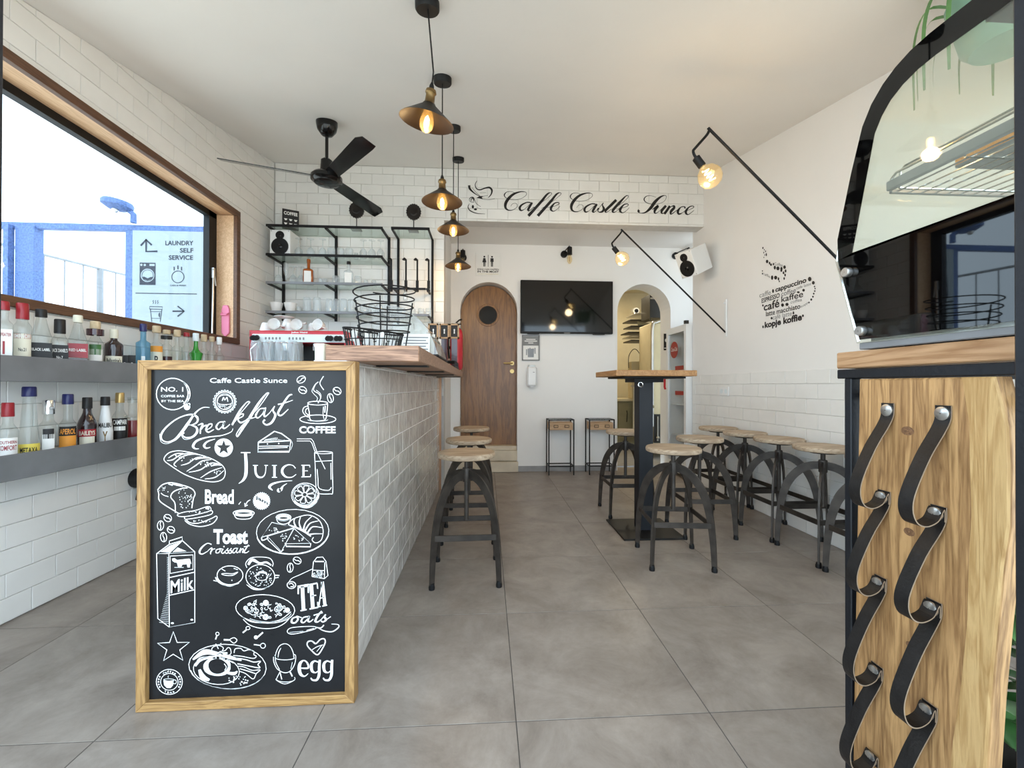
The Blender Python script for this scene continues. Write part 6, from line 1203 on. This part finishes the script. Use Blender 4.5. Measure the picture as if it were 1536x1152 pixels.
def strap(s0, zs, lb):
    # leather band riveted at each level and looping outwards between the rivets
    t = thing('leather_strap', lb, 'strap', (0, 0, 0), 0, 'leather loop straps on the oak board')
    hw = .0145
    for i in range(len(zs)-1):
        za, zb = zs[i], zs[i+1]; dz = za-zb; sa = s0-.009*i; sb = s0-.009*(i+1)
        path = [(sa, za+.016, .003), (sa, za-.01, .004), (sa-.003, za-.035, .012), (sa-.005, za-dz*.42, .040), (sa-.007, za-dz*.75, .068), (sa-.008, za-dz*.93, .074), (sa-.009, za-dz*1.06, .064), (sa-.009, za-dz*1.10, .044), (sb, za-dz*1.05, .020), (sb, zb+.012, .0075), (sb, zb-.012, .0065)]
        pp = smooth_path(path, 5); n = len(pp); g = G(); vs = []; mi = []
        for j, p in enumerate(pp):
            a, b = pp[max(0, j-1)], pp[min(n-1, j+1)]; tt = (b-a).normalized(); sd = V((1, 0, .0)); nn = sd.cross(tt).normalized()
            tw = .0012
            for e, f in ((-1, -1), (1, -1), (1, 1), (-1, 1)): vs.append(TS @ (p+sd*hw*e+nn*tw*f))
        for j in range(n-1):
            for e in range(4):
                g.f.append((4*j+e, 4*j+4+e, 4*j+4+(e+1) % 4, 4*j+(e+1) % 4)); g.m.append(1 if e in (1, 3) else 0)
        g.f += [(3, 2, 1, 0), tuple(4*(n-1)+e for e in range(4))]; g.m += [1, 1]; g.v = [tuple(v) for v in vs]
        obj('loop', g, ['leather', 'leatheredge'], t, smooth=False)
    for i, z in enumerate(zs): obj('rivet', G().lathe([(.0135, -.003), (.0135, .0015), (.010, .0032), (.001, .0040)], 20, T=TS @ MX.Translation((s0-.009*i, z, .006 if i == 0 else .0115)), cap=False), 'steel', t, smooth=True)
strap(.194, [.957, .759, .561, .355, .150], 'left leather loop strap riveted to the oak board'); strap(.308, [.957, .757, .565, .353, .145], 'right leather loop strap riveted to the oak board')
tag(obj('display_worktop', fbox(.052, .57, 0.0, .76, 1.0555, 1.0965, .003), wood('display plank', (.26, .125, .05), (.46, .27, .14), .5, 1, 4, 8)), 'thick oak plank between the stand and the food display', 'worktop')
dp = thing('food_display', 'curved glass heated food display with black printed side', 'display case', (0, 0, 0))
out = [(.121, 1.118), (.060, 1.331), (.069, 1.383), (.109, 1.532), (.140, 1.628), (.163, 1.665), (.190, 1.690), (.218, 1.706), (.249, 1.716), (.285, 1.720), (.330, 1.720), (.55, 1.715), (.55, 1.118)]
inn = [(.107, 1.338), (.137, 1.466), (.167, 1.595), (.184, 1.624), (.205, 1.646), (.232, 1.661), (.263, 1.670), (.298, 1.673), (.336, 1.672), (.51, 1.668), (.51, 1.338)]
def grow(poly, d):
    P_ = [V(p) for p in poly]; o = []
    for i, p in enumerate(P_):
        e1 = (p-P_[i-1]).normalized(); e2 = (P_[(i+1) % len(P_)]-p).normalized(); n1 = V((e1.y, -e1.x)); n2 = V((e2.y, -e2.x)); b = (n1+n2); b = b/max(.4, b.length_squared)*2; o.append(tuple(p-b*d))
    return o
outr = grow(out, .004)
# black printed band: ring between outer outline and clear window (as quads), plus solid lower part
def tri_ring(g, o, i, h):
    # connect outer polygon to inner polygon by matching angle order
    import itertools
    O = [V(p) for p in o]; I = [V(p) for p in i]
    a = b = 0; nO, nI = len(O), len(I)
    vs = [TS @ V((p.x, p.y, h)) for p in O]+[TS @ V((p.x, p.y, h)) for p in I]; fs = []
    while a < nO or b < nI:
        pa, pb = O[a % nO], I[b % nI]
        da = (O[(a+1) % nO]-pb).length if a < nO else 1e9; db = (I[(b+1) % nI]-pa).length if b < nI else 1e9
        if da <= db: fs.append((a % nO, (a+1) % nO, nO+b % nI)); a += 1
        else: fs.append((nO+(b+1) % nI, nO+b % nI, a % nO)); b += 1
    g.add(vs, fs)
outi = [p for p in outr]
pan = obj('side_glass', G().prism(outr, .005, TS, .0), 'dispglass', dp)
ring_o = [(.065, 1.331)]+grow(out, .006)[2:12]+[(.545, 1.338)]
g = G(); tri_ring(g, ring_o, inn, .0058); lower = [(.126, 1.122), (.545, 1.122), (.545, 1.338), (.51, 1.338), (.107, 1.338), (.065, 1.331)]
g.add([TS @ V((a, b, .0058)) for a, b in lower], [tuple(range(len(lower)))]); obj('printed_border', g, 'blackglass', pan)
g = G(); pts = [TS @ V((a, b, .0025)) for a, b in out[:-1]]; g.tube(pts, .0034, 6); obj('edge_strip', g, 'chrome', dp)
for s_, z_ in ((.099, 1.292), (.137, 1.142)): obj('standoff', G().lathe([(.0105, 0), (.0115, .002), (.0115, .012), (.010, .014), (.001, .014)], 22, T=TS @ MX.Translation((s_, z_, .006)), cap=False), 'steel', dp, smooth=True)
obj('base', fbox(.118, .55, .0, .72, 1.099, 1.116, .002), 'zinc', dp)
for s_ in (.22, .50): obj('foot', fbox(s_, s_+.012, .01, .022, 1.0965, 1.10, 0), 'black', dp)
obj('inner_floor', fbox(.14, .54, .01, .71, 1.1165, 1.1265, 0), 'darkgrey', dp)
pf_ = out[1:11]; g = G(); n = len(pf_)
g.add([TF @ V((a, w_, b)) for w_ in (.004, .72) for a, b in pf_], [(i, i+1, n+i+1, n+i) for i in range(n-1)]); obj('front_glass', g, 'dispglass', dp, smooth=True)
obj('far_side', G().prism(out, .004, TS @ MX.Translation((0, 0, -.724))), 'dispglass', dp); obj('lamp_housing', fbox(.36, .54, .02, .70, 1.685, 1.71), 'black', dp)
RZ = 1.468
obj('rack_edge', fbox(.165, .53, .022, .034, RZ-.006, RZ+.016, .002), 'zinc', dp); obj('rack_edge', fbox(.160, .168, .034, .68, RZ-.010, RZ, .002), 'zinc', dp)
for i in range(20): obj('rack_wire', G().cyl(TF @ V((.166, .05+i*.032, RZ-.005)), TF @ V((.53, .05+i*.032, RZ-.005)), .0020, 6), 'chrome', dp)
for s_ in (.19, .32, .45): obj('rack_wire', G().cyl(TF @ V((s_, .03, RZ-.009)), TF @ V((s_, .68, RZ-.009)), .0026, 6), 'chrome', dp)
for zz, ww in ((.028, .028), (.045, .05)): obj('rack_rail', G().tube([TF @ V(p) for p in ((.172, ww, RZ), (.174, ww, RZ+zz-.008), (.184, ww, RZ+zz), (.53, ww, RZ+zz))], .0030, 8), 'chrome', dp)
ld = bpy.data.lights.new('display_light', 'POINT'); ld.energy = .6; ld.color = (1, .62, .25); ld.shadow_soft_size = .03; lo = bpy.data.objects.new('display_light', ld); COL.objects.link(lo); lo.location = TF @ V((.42, .35, 1.60))
obj('heat_lamp', G().cyl(TF @ V((.42, .2, 1.665)), TF @ V((.42, .5, 1.665)), .012, 10), 'glowsoft', dp)

pp_ = thing('glow_tray', 'tray on the rack inside the food display, coloured orange for the heat lamp glow', 'tray', (0, 0, 0)); obj('tray', fbox(.26, .52, .08, .6, RZ+.0005, RZ+.006, .001), 'zinc', pp_); obj('glow_sheet', fbox(.265, .515, .085, .595, RZ+.0062, RZ+.0075, 0), 'cork', pp_); obj('glow_edge', fbox(.26, .52, .08, .086, RZ+.006, RZ+.03, .001), 'orange', pp_)  # orange colour added on this tray to imitate the heat lamp's glow

# plants
def leaf(g, base, d, L_, w_, droop, n=6):
    d = V(d).normalized(); sd = d.cross(V((0, 0, 1))); sd = sd.normalized() if sd.length > 1e-4 else V((1, 0, 0)); vs = []
    for i in range(n+1):
        f = i/n; p = V(base)+d*(L_*f)+V((0, 0, -droop*f*f)); ww = w_*math.sin(math.pi*min(.97, f*.93+.04))**.8
        vs += [p-sd*ww+V((0, 0, ww*.3)), p, p+sd*ww+V((0, 0, ww*.3))]
    g.add(vs, [q for i in range(n) for q in ((3*i, 3*i+1, 3*i+4, 3*i+3), (3*i+1, 3*i+2, 3*i+5, 3*i+4))])
fp = thing('potted_plant', 'leafy green potted plant behind the oak board of the stand', 'plant', TF @ V((.15, .27, 0)))
obj('pot', G().lathe([(.001, .002), (.10, 0), (.13, .2), (.125, .2), (.115, .17), (.001, .17)], 20, cap=False), 'ironshade', fp, smooth=True)
q = random.Random(11); 
for i in range(140):
    a = q.uniform(0, 6.28); z = q.uniform(.2, .76); R_ = q.uniform(.0, .09); g = G(); e = q.uniform(-.3, .6)
    leaf(g, (R_*math.cos(a), R_*math.sin(a), z), (math.cos(a), math.sin(a), e), q.uniform(.09, .15), q.uniform(.018, .03), q.uniform(.01, .05)); obj('leaf', g, 'green' if i % 3 else 'green2', fp, smooth=True)
for i in range(7): a = i*.9; obj('stem', G().tube([(0, 0, .16), (.03*math.cos(a), .03*math.sin(a), .45), (.07*math.cos(a), .07*math.sin(a), .72)], .005, 6), 'green', fp)
q_ = at(1512, 68, 1.42); hp = thing('hanging_plant', 'jade green hanging pot with trailing leaves above the food display', 'plant', (q_.x, 1.42, q_.z))
zc = CEIL(1.42)-q_.z
obj('pot', G().lathe([(.001, .0), (.10, .0), (.125, .03), (.16, .2), (.165, .21), (.155, .21), (.12, .05), (.001, .02)], 28, cap=False), 'pot', hp, smooth=True)
for a in (0, 2.1, 4.2): obj('cord', G().cyl((.16*math.cos(a), .16*math.sin(a), .2), (0, 0, zc), .003, 6), 'ironshade', hp)
q = random.Random(4)
for i in range(16):
    a = i*.4; g = G(); b0 = V((.13*math.cos(a), .13*math.sin(a), .21)); pts = [b0, b0+V((.08*math.cos(a), .08*math.sin(a), .04)), b0+V((.12*math.cos(a), .12*math.sin(a), -.08)), b0+V((.12*math.cos(a), .12*math.sin(a), -q.uniform(.2, .36)))]
    pp = smooth_path(pts, 5); g.strip(pp, [.006+.008*math.sin(math.pi*j/len(pp)) for j in range(len(pp))], V((math.cos(a+.6), math.sin(a+.6), .2))); obj('leaf', g, 'green2', hp)
